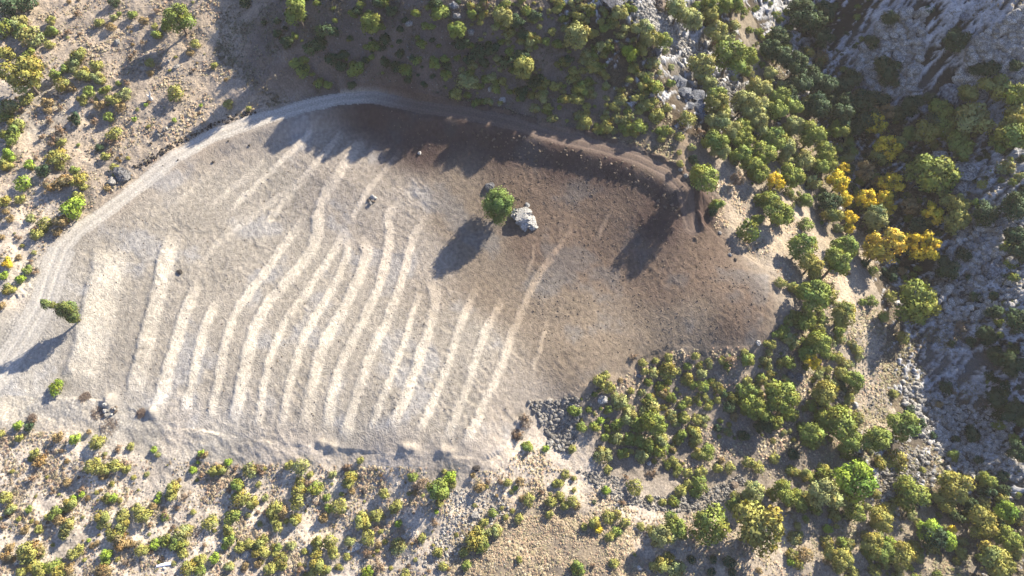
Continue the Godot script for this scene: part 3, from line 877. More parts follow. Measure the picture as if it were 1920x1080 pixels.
			o.rotation = Vector3(rng.randfn(0, 0.08), rng.randf() * TAU, rng.randfn(0, 0.08))
			o.scale = Vector3(R * rng.randf_range(0.9, 1.15), R * rng.randf_range(0.85, 1.2), R * rng.randf_range(0.9, 1.15))
			size = "large" if e.r > 16 else "small" if e.r < 12.5 else "rounded"
			o.set_meta("category", "shrub")
			o.set_meta("group", "shrubs scattered over the hillsides")
			named.append([o, "%s %s shrub" % [size, KINDS[e.k]], e])
		else:
			rest.append(e)
	# the smaller shrubs, one object
	undergrowth(shrubs)
	for which in 2:
		var mm := MultiMesh.new()
		mm.transform_format = MultiMesh.TRANSFORM_3D
		mm.use_colors = true
		mm.mesh = [shrubs[2], open_shrub[0]][which]
		var mine := rest.filter(func(e): return (e.k == "b") == (which == 1))
		mm.instance_count = mine.size()
		for i in mine.size():
			var e: Dictionary = mine[i]
			var R: float = e.R
			var b := Basis(Vector3.UP, rng.randf() * TAU).scaled(Vector3(R, R * rng.randf_range(0.85, 1.2), R))
			mm.set_instance_transform(i, Transform3D(b, e.spot - Vector3(0, 0.08 * R, 0)))
			mm.set_instance_color(i, M[e.k].albedo_color.srgb_to_linear())
		var o := MultiMeshInstance3D.new()
		o.multimesh = mm
		o.material_override = M.tinted
		o.name = numbered(["small_shrubs", "dry_shrubs"][which])
		add_child(o)
		o.set_meta("kind", "stuff")
		tag(o, ["many small olive and lime bushes dotted over the pale slopes", "many small leafless brown bushes dotted over the pale slopes"][which], "bushes")

func undergrowth(shrubs: Array) -> void:
	var areas := [["1290,-10 1440,-10 1520,120 1560,240 1620,330 1640,420 1560,440 1470,400 1420,360 1380,330 1330,250 1340,170 1400,150 1330,70", 260, "gs", "green undergrowth between the trees of the sunlit wood"],
		["1430,-10 1640,-10 1600,130 1560,170 1660,220 1760,240 1920,220 1920,330 1800,420 1700,540 1620,440 1540,230", 330, "dg", "dark undergrowth in the gully and at the cliff's foot"],
		["1090,740 1250,680 1440,660 1490,560 1560,530 1600,650 1610,800 1500,860 1400,800 1300,900 1200,860 1080,790", 330, "gys", "low bushes in the thicket under the field's lower bank"],
		["1480,860 1640,820 1640,930 1720,940 1920,880 1920,1090 1480,1090", 140, "gys", "low bushes between the trees of the lower right wood"],
		["880,-10 1180,-10 1260,260 1130,255 960,220 860,180", 330, "gys", "low bushes covering the spur and the wooded hill"],
		["-20,840 300,850 560,870 930,900 1060,900 1200,960 1120,1000 940,980 840,1090 -20,1090", 260, "yybos", "low scattered scrub on the pale lower slope", 0.45],
		["-20,-20 380,-20 430,150 300,280 180,380 60,480 -20,520", 130, "yybos", "low scattered scrub on the upper left slope", 0.45],
		["520,0 880,0 860,180 560,170", 90, "dg", "low bushes on the shaded hill"],
		["1880,420 1920,330 1920,860 1840,760 1860,600", 90, "dg", "dark bushes along the right edge of the ravine"]]
	for ar in areas:
		var poly := ground(ar[0])
		var lo := Vector2(1e9, 1e9)
		var hi := -lo
		for q in poly:
			lo = lo.min(q)
			hi = hi.max(q)
		var mm := MultiMesh.new()
		mm.transform_format = MultiMesh.TRANSFORM_3D
		mm.use_colors = true
		mm.mesh = shrubs[3]
		mm.instance_count = ar[1]
		for i in ar[1]:
			var q := Vector2.ZERO
			for k in 40:
				q = Vector2(rng.randf_range(lo.x, hi.x), rng.randf_range(lo.y, hi.y))
				var at := clampi(int((q.y - Z0) / CELL), 0, NZ - 1) * NX + clampi(int((q.x - X0) / CELL), 0, NX - 1)
				if Geometry2D.is_point_in_polygon(q, poly) and field[at] == 0 and absf(road_d[at]) > 3.0:
					break
			var R: float = (0.35 + 1.1 * pow(rng.randf(), 1.8)) * (ar[4] if ar.size() > 4 else 1.0)
			mm.set_instance_transform(i, Transform3D(Basis(Vector3.UP, rng.randf() * TAU).scaled(Vector3(R, R * rng.randf_range(0.7, 1.1), R)), Vector3(q.x, h(q.x, q.y) - 0.1 * R, q.y)))
			var kinds: String = ar[2]
			mm.set_instance_color(i, M[kinds[rng.randi() % kinds.length()]].albedo_color.srgb_to_linear() * rng.randf_range(0.75, 1.1))
		var o := MultiMeshInstance3D.new()
		o.multimesh = mm
		o.material_override = M.tinted
		o.name = numbered("undergrowth")
		add_child(o)
		o.set_meta("kind", "stuff")
		tag(o, ar[3], "undergrowth")

func rank(i: int, n: int, flat: bool) -> String:
	var first := "leftmost" if flat else "topmost"
	var last := "rightmost" if flat else "lowest"
	if i == 0:
		return first
	if i == n - 1:
		return last
	var from := "from the left" if flat else "from the top"
	if i > n / 2.0:
		from = "from the right" if flat else "from the bottom"
		i = n - 1 - i
	return ["", "second", "third", "fourth", "fifth", "sixth", "seventh", "eighth", "ninth", "tenth"][i] + " " + from

func name_all() -> void:
	var where := [
		[60, 45, "in the top left corner thicket"], [45, 150, "at the left edge's upper thicket"], [150, 140, "in the clump on the upper left slope"], [190, 200, "at the clump's lower end, upper left"], [30, 250, "at the left edge above the lime bush"], [95, 215, "on the pale track strip, upper left"], [210, 270, "left of the road's rubble bank"], [110, 330, "in the orange thicket left of the road"], [40, 390, "at the left edge beside the road bend"], [110, 390, "just left of the road bend"], [20, 520, "at the left edge above the white bank"],
		[300, 45, "around the lone green tree, upper left"], [230, 50, "on the bare slope, top left"], [290, 120, "below the lone tree, upper left"], [330, 180, "by the rubble heap, upper left"], [400, 110, "at the shaded hill's left edge"],
		[560, 40, "at the shaded hill's top left"], [600, 110, "low on the shaded hill's left"], [700, 40, "high on the shaded hill's middle"], [700, 120, "low on the shaded hill's middle"], [840, 40, "by the pale outcrop on the shaded hill"], [860, 130, "above the road's brown cut bank"], [930, 60, "high on the wooded hill"], [930, 150, "on the wooded hill above the road"],
		[1030, 80, "at the top of the spur"], [1080, 150, "halfway up the spur"], [1060, 230, "above the road at the spur's foot"], [1150, 60, "left of the pale scree"], [1190, 120, "on the spur beside the scree"], [1200, 200, "left of the big grey outcrop"], [1250, 250, "below the big grey outcrop"], [1270, 300, "at the road's right hand bend"], [1330, 340, "right of the road's end"],
		[1290, 40, "right of the pale scree, at the top"], [1370, 30, "at the top, right of the scree"], [1360, 110, "beside the scree's lower end"], [1400, 190, "in the sunlit wood's upper part"], [1360, 250, "in the sunlit wood's left part"], [1440, 250, "in the sunlit wood's middle"], [1500, 300, "in the sunlit wood's right part"], [1420, 330, "in the sunlit wood's lower part"], [1400, 420, "between the field and the sunlit wood"], [1500, 420, "on the slope right of the field's corner"],
		[1520, 50, "in the dark gully, at the top"], [1520, 150, "in the dark gully's middle"], [1600, 210, "at the foot of the shaded cliff"], [1680, 100, "on the shaded limestone cliff"], [1800, 80, "on the shaded cliff, top right"], [1830, 170, "by the grey boulder, upper right"], [1900, 190, "at the right edge's upper wood"], [1800, 240, "in the sunlit wood, upper right"], [1700, 260, "among the yellow trees, upper right"], [1590, 330, "beside the tall yellow tree"], [1650, 370, "among the yellow trees, right"], [1760, 330, "left of the two grey boulders, right"], [1660, 470, "by the orange gold tree"], [1740, 460, "by the golden tree right of it"], [1780, 400, "at the right end of the yellow trees"], [1870, 430, "on the shaded bank, right edge"],
		[1520, 520, "in the row right of the field"], [1580, 560, "on the bare slope right of the field"], [1520, 620, "in the row by the field's right end"], [1650, 570, "on the bare slope beside the ravine"], [1720, 570, "at the ravine's shadow edge"], [1860, 600, "in the shaded ravine, right edge"], [1820, 650, "by the pale rock sheet in the ravine"], [1700, 640, "on the shadow line beside the rock sheet"], [1560, 690, "in the wood below the field's right end"], [1480, 680, "under the field's lower right bank"], [1370, 690, "under the field's lower bank, right"], [1220, 690, "under the field's lower bank"], [1120, 720, "below the field's lower corner"],
		[1000, 820, "at the rock fill's left side"], [1090, 780, "right of the dark rock fill"], [1180, 770, "in the dense thicket, lower middle"], [1230, 830, "in the dense thicket's lower part"], [1310, 770, "right of the dense thicket"], [1300, 850, "below the thicket's right end"], [1300, 920, "along the dry stream bed"], [1200, 900, "above the dry stream bed"], [1060, 900, "on the pale slope, lower middle"], [1050, 950, "left of the pale slope's meadow bushes"], [1140, 990, "on the bare slope right of the meadow"], [1250, 1010, "in the wood at the bottom"], [1330, 1000, "by the round green tree at the bottom"], [1430, 990, "by the big olive tree at the bottom"], [1420, 880, "beside the stream bed, lower right"],
		[1480, 760, "in the wood's middle, lower right"], [1570, 780, "in the wood by the bare slope"], [1540, 900, "by the feathery lime tree"], [1630, 830, "above the sunlit stone patch"], [1690, 870, "by the sunlit stone patch"], [1800, 800, "in the shaded wash, right"], [1890, 790, "at the right edge above the round boulder"], [1870, 900, "at the right edge below the round boulder"], [1710, 920, "below the sunlit stone patch"], [1790, 920, "right of the sunlit stone patch"], [1840, 970, "in the lower right wood"], [1760, 1000, "by the lime trees, lower right"], [1660, 1040, "at the bottom right of middle"], [1560, 1030, "at the bottom, right of the olive tree"], [1870, 1050, "in the bottom right corner"],
		[60, 740, "at the field's lower left corner"], [60, 800, "below the field's lower left corner"], [150, 830, "below the brush heap, lower left"], [240, 830, "below the field's left terraces"], [200, 880, "in the row on the lower left slope"], [60, 880, "on the lower left slope, near the edge"], [30, 950, "at the left edge, lower slope"], [120, 960, "in the clump on the lower left slope"], [220, 970, "in the lower left slope's middle"], [320, 910, "below the field's left half"], [290, 1000, "near the white trough"], [350, 1000, "right of the white trough"], [60, 1050, "in the bottom left corner"], [130, 1050, "at the bottom, right of the corner"], [200, 1060, "at the bottom, left of the trough"], [420, 890, "below the field's lower edge, left"], [440, 960, "in the bushy rows, lower left"], [430, 1040, "at the bottom, right of the trough"],
		[560, 900, "in the tall row below the field"], [520, 970, "at the foot of the tall row"], [650, 900, "in the second row below the field"], [620, 960, "at the foot of the second row"], [600, 1040, "left of the pale stone slab"], [690, 1010, "beside the pale stone slab"], [720, 940, "above the pale stone slab"], [700, 1060, "below the pale stone slab"], [740, 1000, "right of the pale stone slab"], [830, 920, "below the dark earth mounds"], [800, 1010, "at the bottom middle"], [910, 900, "on the slope below the field's corner"], [900, 1000, "at the meadow's left edge"], [1000, 1010, "on the brown meadow"]]
	var sets := {}
	for e in named:
		var best := 1e9
		var phrase := ""
		for w in where:
			var d := Vector2(w[0] - e[2].x, w[1] - e[2].y).length()
			if d < best:
				best = d
				phrase = w[2]
		var key: String = e[1] + "|" + phrase
		if not sets.has(key):
			sets[key] = []
		sets[key].append(e)
	var counts := ["", "", "two", "three", "four", "five", "six", "seven", "eight", "nine", "ten"]
	for key in sets:
		var g: Array = sets[key]
		var bits: PackedStringArray = key.split("|")
		if g.size() == 1:
			g[0][0].set_meta("label", bits[0] + " " + bits[1])
			continue
		var xs := g.map(func(e): return e[2].x)
		var ys := g.map(func(e): return e[2].y)
		var flat: bool = xs.max() - xs.min() > ys.max() - ys.min()
		g.sort_custom(func(a, b): return a[2].x < b[2].x if flat else a[2].y < b[2].y)
		for i in g.size():
			g[i][0].set_meta("label", "%s of %s %ss %s" % [rank(i, g.size(), flat), counts[g.size()] if g.size() < 11 else "the", bits[0], bits[1]])
			if g[i][0].get_meta("label").split(" ").size() > 16:
				g[i][0].set_meta("label", "%s %s %s" % [rank(i, g.size(), flat), bits[0].replace("tall broad", "tall").replace("bright lime green", "lime green"), bits[1]])

# ---------------------------------------------------------------- rocks
func rock_mesh(n: int, seed_: int, rough := 0.32, flatness := 1.0) -> ArrayMesh:
	var nz := noise(FastNoiseLite.TYPE_SIMPLEX_SMOOTH, 0.9, seed_, 4)
	var cell := noise(FastNoiseLite.TYPE_CELLULAR, 1.6, seed_ + 9, 1)
	cell.cellular_return_type = FastNoiseLite.RETURN_CELL_VALUE
	var r := RandomNumberGenerator.new()
	r.seed = seed_
	var cuts := []
	for k in 9:
		cuts.append([Vector3(r.randf_range(-1, 1), r.randf_range(-0.7, 1), r.randf_range(-1, 1)).normalized(), r.randf_range(0.62, 0.92)])
	var st := SurfaceTool.new()
	st.begin(Mesh.PRIMITIVE_TRIANGLES)
	st.set_smooth_group(-1)
	for f in 6:
		var ax := [Vector3.RIGHT, Vector3.LEFT, Vector3.UP, Vector3.DOWN, Vector3.BACK, Vector3.FORWARD][f] as Vector3
		var ux := Vector3(ax.y, ax.z, ax.x)
		var vx := ax.cross(ux)
		for i in n:
			for j in n:
				var q := []
				for c in [[0, 0], [0, 1], [1, 1], [1, 0]]:
					var p = (ax + ux * (2.0 * (i + c[0]) / n - 1.0) + vx * (2.0 * (j + c[1]) / n - 1.0)).normalized()
					var rad := 1.0 + rough * nz.get_noise_3dv(p * 1.2) + rough * 0.5 * cell.get_noise_3dv(p * 2.0)
					p *= rad
					for cut in cuts:
						var over: float = p.dot(cut[0]) - cut[1]
						if over > 0:
							p -= cut[0] * over * 0.9
					q.append(p * Vector3(1, 0.72 * flatness, 1))
				for c in [0, 1, 2, 0, 2, 3]:
					var tn := 0.82 + 0.3 * nz.get_noise_3dv(q[c] * 3.0 + Vector3(7, 0, 0))
					st.set_color(Color(tn, tn, tn))
					st.add_vertex(q[c])
	st.generate_normals()
	return st.commit()

func build_rocks() -> void:
	var proto := []
	for k in 6:
		proto.append(rock_mesh(7, 40 + k, 0.38, [1.0, 0.7, 1.2, 0.9, 0.6, 1.1][k]))
	# the great boulder in the field: one rock of several joined lumps
	var c := hit(982, 410)
	var st := SurfaceTool.new()
	st.begin(Mesh.PRIMITIVE_TRIANGLES)
	var big := rock_mesh(20, 60, 0.5, 1.15)
	var s := metres(c, 1.0)
	for l in [[0, 0, 0, 14, 1.3], [9, 5, -2, 11, 1.0], [-9, -4, 0, 9, 1.0], [3, -7, 3, 9, 1.4], [13, 12, -3, 7, 0.8], [1, 10, -2, 9, 0.9]]:
		st.append_from(big, 0, Transform3D(Basis(Vector3.UP, l[0] + l[1]).scaled(Vector3(l[3], l[3] * l[4], l[3]) * s * 1.35), Vector3(l[0], l[2] + 2, l[1]) * s * 1.35))
	var b := obj("boulder", st.commit(), M.white_stone)
	b.position = c
	tag(b, "large craggy white limestone boulder beside the tree in the field", "boulder")
	var list := [
		[989, 385, 5, "white", "small white rock just above the craggy boulder in the field"], [918, 352, 11, "grey", "grey rock half hidden behind the tree in the field"],
		[1232, 97, 10, "blue", "rounded blue grey boulder on the spur beside the scree"], [1177, 76, 6, "pale", "small pale boulder on the spur left of the scree"], [1271, 183, 5, "white", "small white slab left of the big grey outcrop"], [1233, 10, 15, "brown", "big brown boulder in the scree at the top"], [1150, 4, 16, "grey", "big grey boulder at the top left of the scree"],
		[768, 45, 9, "pale", "pale boulder alone on the shaded hill"], [852, 12, 11, "blue", "upper pale outcrop on the shaded hill"], [858, 32, 9, "pale", "lower pale outcrop on the shaded hill"], [920, 167, 7, "white", "upright white slab above the road's cut bank"], [942, 188, 7, "white", "white slab nearest the road's cut bank"], [936, 197, 4, "white", "small white stone below the slab nearest the road"], [883, 60, 8, "pale", "narrow pale outcrop among dark bushes on the shaded hill"], [856, 86, 5, "pale", "small pale stone below the outcrop on the shaded hill"], [766, 108, 4, "pale", "small pale stone low on the shaded hill"], [680, 110, 4, "pale", "small pale stone left of middle on the shaded hill"],
		[1783, 178, 17, "blue", "big flat topped grey boulder at the cliff's foot, upper right"], [1733, 202, 18, "blue", "broad blue grey boulder left of the flat topped one"], [1763, 302, 17, "pale", "long pale boulder between trees on the right"], [1808, 327, 19, "pale", "upper of two big grey boulders on the right"], [1798, 355, 14, "pale", "lower of two big grey boulders on the right"], [1810, 33, 12, "blue", "tall pale block standing on the shaded cliff, top right"], [1912, 138, 10, "blue", "grey boulder at the right edge, upper right"],
		[220, 81, 7, "pale", "flat pale stone on the bare slope, top left"], [332, 125, 6, "pale", "pale stone on the bare slope below the lone tree"], [316, 116, 4, "pale", "small pale stone on the bare slope below the lone tree"],
		[230, 330, 13, "grey", "grey rock ledge beside the road, left"], [212, 342, 9, "pale", "pale rock ledge at the road's edge, left"],
		[1421, 643, 6, "white", "white stone on the field's lower right rim"], [1198, 1065, 5, "white", "small pale stone at the bottom"], [890, 967, 8, "pale", "pale rounded boulder in the stony strip, lower middle"], [920, 974, 6, "pale", "pale stone right of the rounded boulder, lower middle"], [757, 1007, 5, "white", "white round stone above the bottom edge, middle"], [784, 1055, 4, "pale", "small pale stone at the bottom middle"], [682, 921, 6, "dark", "dark boulder below the field's lower edge"], [892, 878, 7, "dark", "dark boulder below the field's lower right mounds"], [462, 1042, 9, "white", "white stone among bushes at the bottom left"], [338, 510, 6, "dark", "dark clod alone on the pale terraces"],
		[1378, 909, 8, "brown", "brown boulder beside the dry stream bed"], [1345, 921, 5, "pale", "pale stone in the dry stream bed"], [1217, 870, 5, "white", "pale stone in the thicket's lower clearing"], [1031, 830, 9, "pale", "pale boulder at the lower end of the rock fill"], [1048, 837, 5, "white", "white stone at the lower end of the rock fill"], [1130, 749, 10, "white", "pale pinkish boulder below the field's lower corner"], [1207, 735, 5, "pale", "pale stone among bushes below the field's lower bank"], [1198, 705, 5, "blue", "grey stone under the field's lower bank"],
		[1894, 868, 10, "white", "round white boulder near the right edge"], [1865, 769, 8, "pale", "pale oval boulder in the shaded wash"], [1668, 928, 9, "pale", "pale boulder below the sunlit stone patch"], [1717, 864, 6, "white", "white stone at the top of the sunlit stone patch"], [1602, 760, 8, "white", "long white stone on the slope's wooded edge"], [1480, 703, 9, "grey", "left of two grey boulders in shade under the field"], [1497, 708, 10, "grey", "right of two grey boulders in shade under the field"],
		[1548, 420, 5, "blue", "round grey stone on the slope by the yellow tree"], [1697, 537, 4, "white", "white stone at the ravine's shadow edge"], [1907, 528, 9, "blue", "pale boulder in the shaded ravine at the right edge"], [1798, 643, 8, "blue", "pale block on the rock sheet in the ravine"], [1860, 508, 14, "blue", "broad pale boulder on the shaded right bank"], [1838, 450, 9, "blue", "pale boulder higher on the shaded right bank"], [1787, 765, 7, "pale", "pale stone in the middle of the shaded wash"],
		[787, 287, 4, "white", "small white stone alone on the upper field"], [1378, 487, 4, "dark", "dark stone right of the field's corner"], [1369, 478, 4, "pale", "pale stone at the field's right corner"], [1420, 468, 3, "dark", "small dark stone on the slope right of the field"], [1350, 437, 4, "pale", "pale stone at the rim beside the round bush"], [1286, 330, 5, "pale", "largest pale stone at the road's right hand bend"], [1276, 318, 5, "pale", "smaller pale stone just above the largest at the road's bend"],
		[1557, 575, 4, "pale", "pale stone on the bare slope beside the ravine"], [1482, 515, 4, "pale", "pale stone in the row right of the field"], [1693, 880, 5, "pale", "pale stone in the sunlit stone patch"], [1738, 868, 5, "white", "white stone right in the sunlit stone patch"], [1555, 977, 5, "blue", "small grey stone in the lower right wood"], [1843, 1015, 5, "blue", "small dark grey stone in the lower right wood"], [1262, 1035, 8, "pale", "pale rock under the trees at the bottom"], [1292, 1030, 5, "pale", "pale stone beside the rock under the bottom trees"],
	]
	for e in list:
		var p := hit(e[0], e[1])
		var r := metres(p, e[2]) * (1.3 if e[2] > 12 else 1.0)
		var o := obj("boulder", proto[rng.randi() % 6], M[e[3] + "_stone"])
		o.position = p + Vector3(0, r * 0.15, 0)
		o.rotation = Vector3(rng.randfn(0, 0.15), rng.randf() * TAU, rng.randfn(0, 0.15))
		o.scale = Vector3(r * rng.randf_range(0.95, 1.2), r * rng.randf_range(0.85, 1.15), r * rng.randf_range(0.8, 1.05))
		tag(o, e[4], "rock", "boulders and stones on the slopes")
	# the grey outcrop on the spur
	var oc := hit(1300, 185)
	var st2 := SurfaceTool.new()
	st2.begin(Mesh.PRIMITIVE_TRIANGLES)
	for l in [[1276, 150, 15, 1.3], [1285, 170, 16, 1.2], [1308, 178, 19, 1.5], [1312, 198, 15, 1.3], [1318, 212, 9, 1.2], [1295, 192, 10, 1.0], [1268, 142, 8, 1.2]]:
		var p := hit(l[0], l[1], 1.0)
		var r := metres(p, l[2])
		st2.append_from(big, 0, Transform3D(Basis.from_euler(Vector3(0, l[0], 0.2)).scaled(Vector3(r, r * l[3], r)), p - oc))
	var ob := obj("rock_outcrop", st2.commit(), M.blue_stone)
	ob.position = oc
	tag(ob, "big craggy blue grey limestone outcrop on the spur below the scree", "rock outcrop")
	# rubble heaps: each stone is a part
	for hp in [[303, 250, 15, 14, "heap of pale rubble on the slope, upper left"], [695, 375, 13, 14, "scattered heap of brown white rubble on the upper field"], [205, 770, 16, 12, "heap of pale stones at the field's lower left rim"]]:
		var p := hit(hp[0], hp[1])
		var o := holder("rubble_heap", p)
		tag(o, hp[4], "rubble heap")
		for k in hp[3]:
			var a := rng.randf() * TAU
			var d := sqrt(rng.randf()) * metres(p, hp[2]) * 0.8
			var q := Vector3(p.x + cos(a) * d, 0, p.z + sin(a) * d)
			q.y = h(q.x, q.z)
			var r := metres(p, hp[2]) * rng.randf_range(0.12, 0.36)
			var sn := obj("stone", proto[rng.randi() % 6], M[["pale", "white", "brown"][rng.randi() % 3] + "_stone"], o)
			sn.position = q - p + Vector3(0, r * 0.3, 0)
			sn.rotation = Vector3(rng.randf() * 3, rng.randf() * 3, rng.randf() * 3)
			sn.scale = Vector3.ONE * r
	# loose stones past counting
	var small := rock_mesh(3, 71, 0.3)
	var areas := [
		["1175,-10 1250,-10 1255,40 1330,100 1330,160 1310,150 1270,90 1225,60 1190,25", 2600, 0.13, 0.6, "scree", "pale scree running down beside the spur", ["white_stone"]],
		["1335,150 1395,158 1375,188 1350,180", 500, 0.13, 0.45, "scree", "small patch of pale scree below the scree slope", ["pale_stone"]],
		["988,752 1085,745 1090,790 1075,850 1035,840 1020,800", 1100, 0.12, 0.6, "rock_fill", "dark rock fill tumbled below the field's lower corner", ["pale_stone"]],
		["1080,880 1160,895 1180,930 1300,930 1390,890 1400,905 1330,960 1250,960 1150,940", 1600, 0.1, 0.42, "stream_stones", "pale stones along the dry stream bed", ["pale_stone"]],
		["1650,860 1700,835 1750,855 1745,890 1690,925 1660,945 1640,930", 900, 0.12, 0.55, "stone_patch", "sunlit patch of pale stones in the wood", ["pale_stone"]],
		["840,910 930,925 960,960 900,1000 830,1075 790,1060 830,990", 1200, 0.08, 0.34, "stony_strip", "pale stony strip down the lower middle slope", ["white_stone"]],
		["1690,700 1760,740 1900,770 1915,900 1830,900 1760,850 1700,800", 2200, 0.12, 0.9, "wash_stones", "stones of the shaded wash", ["white_stone"]],
		["1630,560 1660,640 1670,780 1640,800 1610,700 1600,600", 900, 0.07, 0.3, "slope_stones", "small stones on the bare slope beside the ravine", ["pale_stone"]],
		["1600,120 1660,20 1740,20 1720,180 1640,170", 1500, 0.2, 1.5, "cliff_blocks", "broken blocks on the shaded cliff", ["white_stone"]],
		["1820,80 1920,20 1920,180 1850,190 1780,190", 1500, 0.2, 1.5, "cliff_blocks", "broken blocks on the shaded cliff at the right edge", ["white_stone"]],
		["1800,420 1920,340 1920,560 1860,600 1740,600", 1500, 0.15, 1.2, "bank_blocks", "broken blocks on the shaded right bank", ["white_stone"]],
		["0,830 300,850 500,870 800,890 950,900 950,1075 0,1075", 3200, 0.05, 0.2, "slope_stones", "small stones over the pale lower slope", ["white_stone"]],
		["480,20 900,20 940,180 880,200 700,160 520,150", 1500, 0.07, 0.28, "slope_stones", "small stones over the shaded hill", ["pale_stone"]],
		["100,40 400,60 420,200 250,320 100,300", 1500, 0.05, 0.2, "slope_stones", "small stones over the bare upper left slope", ["pale_stone"]],
		["700,200 1000,265 1250,360 1300,440 1450,550 1400,630 1000,680 1000,400 800,300", 3600, 0.04, 0.2, "field_stones", "small stones in the brown soil of the field", ["brown_stone"]],
		["880,238 960,250 1050,272 1150,296 1220,325 1270,375 1275,410 1235,395 1190,345 1100,318 1000,305 900,275", 380, 0.05, 0.4, "bank_clods", "brown clods and stones on the road's shaded fill bank", ["brown_stone"]],
		["260,318 330,275 400,240 480,212 470,206 395,232 322,268 250,310", 450, 0.08, 0.4, "bank_stones", "dark rubble along the dirt road's upper bank", ["dark_stone"]],
		["150,440 700,250 900,500 980,740 900,840 300,780 180,720", 1800, 0.04, 0.16, "field_stones", "small stones and clods on the pale terraces", ["brown_stone"]],
	]
	for ar in areas:
		var poly := ground(ar[0])
		var lo := Vector2(1e9, 1e9)
		var hi := -lo
		for q in poly:
			lo = lo.min(q)
			hi = hi.max(q)
		var mm := MultiMesh.new()
		mm.transform_format = MultiMesh.TRANSFORM_3D
		mm.use_colors = true
		mm.mesh = small
		mm.instance_count = ar[1]
		for i in ar[1]:
			var q := Vector2.ZERO
			for t in 30:
				q = Vector2(rng.randf_range(lo.x, hi.x), rng.randf_range(lo.y, hi.y))
				if Geometry2D.is_point_in_polygon(q, poly):
					break
			var r: float = ar[2] + (ar[3] - ar[2]) * pow(rng.randf(), 4.0)
			var bs := Basis.from_euler(Vector3(rng.randf() * 6, rng.randf() * 6, rng.randf() * 6)).scaled(Vector3(r, r * rng.randf_range(0.6, 1), r * rng.randf_range(0.7, 1.2)))
			mm.set_instance_transform(i, Transform3D(bs, Vector3(q.x, h(q.x, q.y) + r * 0.2, q.y)))
			var tn := rng.randf_range(0.55, 1.15)
			mm.set_instance_color(i, Color(tn * 1.02, tn, tn * 0.97))
		var o := MultiMeshInstance3D.new()
		o.multimesh = mm
		o.material_override = M[ar[6][0]]
		o.name = numbered(ar[4])
		add_child(o)
		o.set_meta("kind", "stuff")
		tag(o, ar[5], "stones")

# ---------------------------------------------------------------- dry grass
func build_grass() -> void:
	var st := SurfaceTool.new()
	st.begin(Mesh.PRIMITIVE_TRIANGLES)
	for k in 9:
		var a := TAU * k / 9.0 + rng.randf()
		var out := Vector3(cos(a), 0, sin(a))
		var side := Vector3(-out.z, 0, out.x) * 0.22
		var foot := out * 0.15
		var tip := out * rng.randf_range(0.6, 1.0) + Vector3(0, rng.randf_range(0.35, 0.8), 0)
		for v in [foot - side, tip, foot + side]:
			st.set_normal((Vector3.UP + out * 0.4).normalized())
			var tn := rng.randf_range(0.8, 1.15)
			st.set_color(Color(tn, tn, tn))
			st.add_vertex(v)
	var tuft := st.commit()
	var cols := [Color(0.32, 0.26, 0.18), Color(0.40, 0.34, 0.25), Color(0.26, 0.20, 0.14), Color(0.27, 0.245, 0.15), Color(0.30, 0.21, 0.155)]
	var areas := [
		["-20,-20 430,-10 520,150 480,210 400,240 320,280 250,340 190,380 120,430 70,490 -20,540", 9000, "dry grass on the bare upper left slope"],
		["430,-10 1170,-10 1250,120 1270,310 1130,265 960,220 700,165 500,205 400,100", 13000, "low dry growth on the shaded hill and spur"],
		["-20,800 100,810 220,860 420,870 560,870 930,885 1000,830 1050,880 1200,960 1330,960 1500,1090 -20,1090", 13000, "dry grass on the pale lower slope"],
		["1330,300 1500,420 1600,540 1660,620 1670,780 1600,860 1440,900 1240,880 1090,800 1100,740 1250,660 1480,640 1500,560 1400,470 1340,430", 8000, "dry grass on the slope right of the field"],
		["1430,640 1700,560 1920,600 1920,1090 1500,1090", 10000, "low growth in the lower right wood"],
		["1440,0 1920,0 1920,560 1720,560 1580,480 1480,330", 10000, "low dark growth among the shaded rocks"],
		["860,1000 960,970 1120,960 1200,1000 1180,1090 840,1090", 7000, "short dry grass of the brown meadow"]]
	for ai in areas.size():
		var ar: Array = areas[ai]
		var poly := ground(ar[0])
		var lo := Vector2(1e9, 1e9)
		var hi := -lo
		for q in poly:
			lo = lo.min(q)
			hi = hi.max(q)
		var clump := noise(FastNoiseLite.TYPE_SIMPLEX_SMOOTH, 0.12, 80 + ai, 3)
		var spots := []
		for i in ar[1] * 3:
			var q := Vector2(rng.randf_range(lo.x, hi.x), rng.randf_range(lo.y, hi.y))
			var cl := clump.get_noise_2d(q.x, q.y)
			if cl + rng.randf_range(-0.35, 0.35) > -0.02 and Geometry2D.is_point_in_polygon(q, poly):
				var i2 := clampi(int((q.x - X0) / CELL), 0, NX - 1)
				var j2 := clampi(int((q.y - Z0) / CELL), 0, NZ - 1)
				if field[j2 * NX + i2] == 0 and absf(road_d[j2 * NX + i2]) > 2.6:
					spots.append([q, cl])
			if spots.size() >= ar[1]:
				break
		var mm := MultiMesh.new()
		mm.transform_format = MultiMesh.TRANSFORM_3D
		mm.use_colors = true
		mm.mesh = tuft
		mm.instance_count = spots.size()
		for i in spots.size():
			var q: Vector2 = spots[i][0]
			var r := rng.randf_range(0.12, 0.34) * (1.0 + maxf(0.0, spots[i][1]))
			if ai == 6:
				r *= 0.7
			mm.set_instance_transform(i, Transform3D(Basis(Vector3.UP, rng.randf() * TAU).scaled(Vector3(r, r * rng.randf_range(0.7, 1.3), r)), Vector3(q.x, h(q.x, q.y) - 0.01, q.y)))
			var c: Color = cols[rng.randi() % 5] * rng.randf_range(0.8, 1.25)
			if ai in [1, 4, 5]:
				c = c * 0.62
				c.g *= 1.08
			mm.set_instance_color(i, c)
		var o := MultiMeshInstance3D.new()
		o.multimesh = mm
		o.material_override = M.tinted
		o.name = numbered("dry_grass")
		add_child(o)
		o.set_meta("kind", "stuff")
		tag(o, ar[2], "grass")

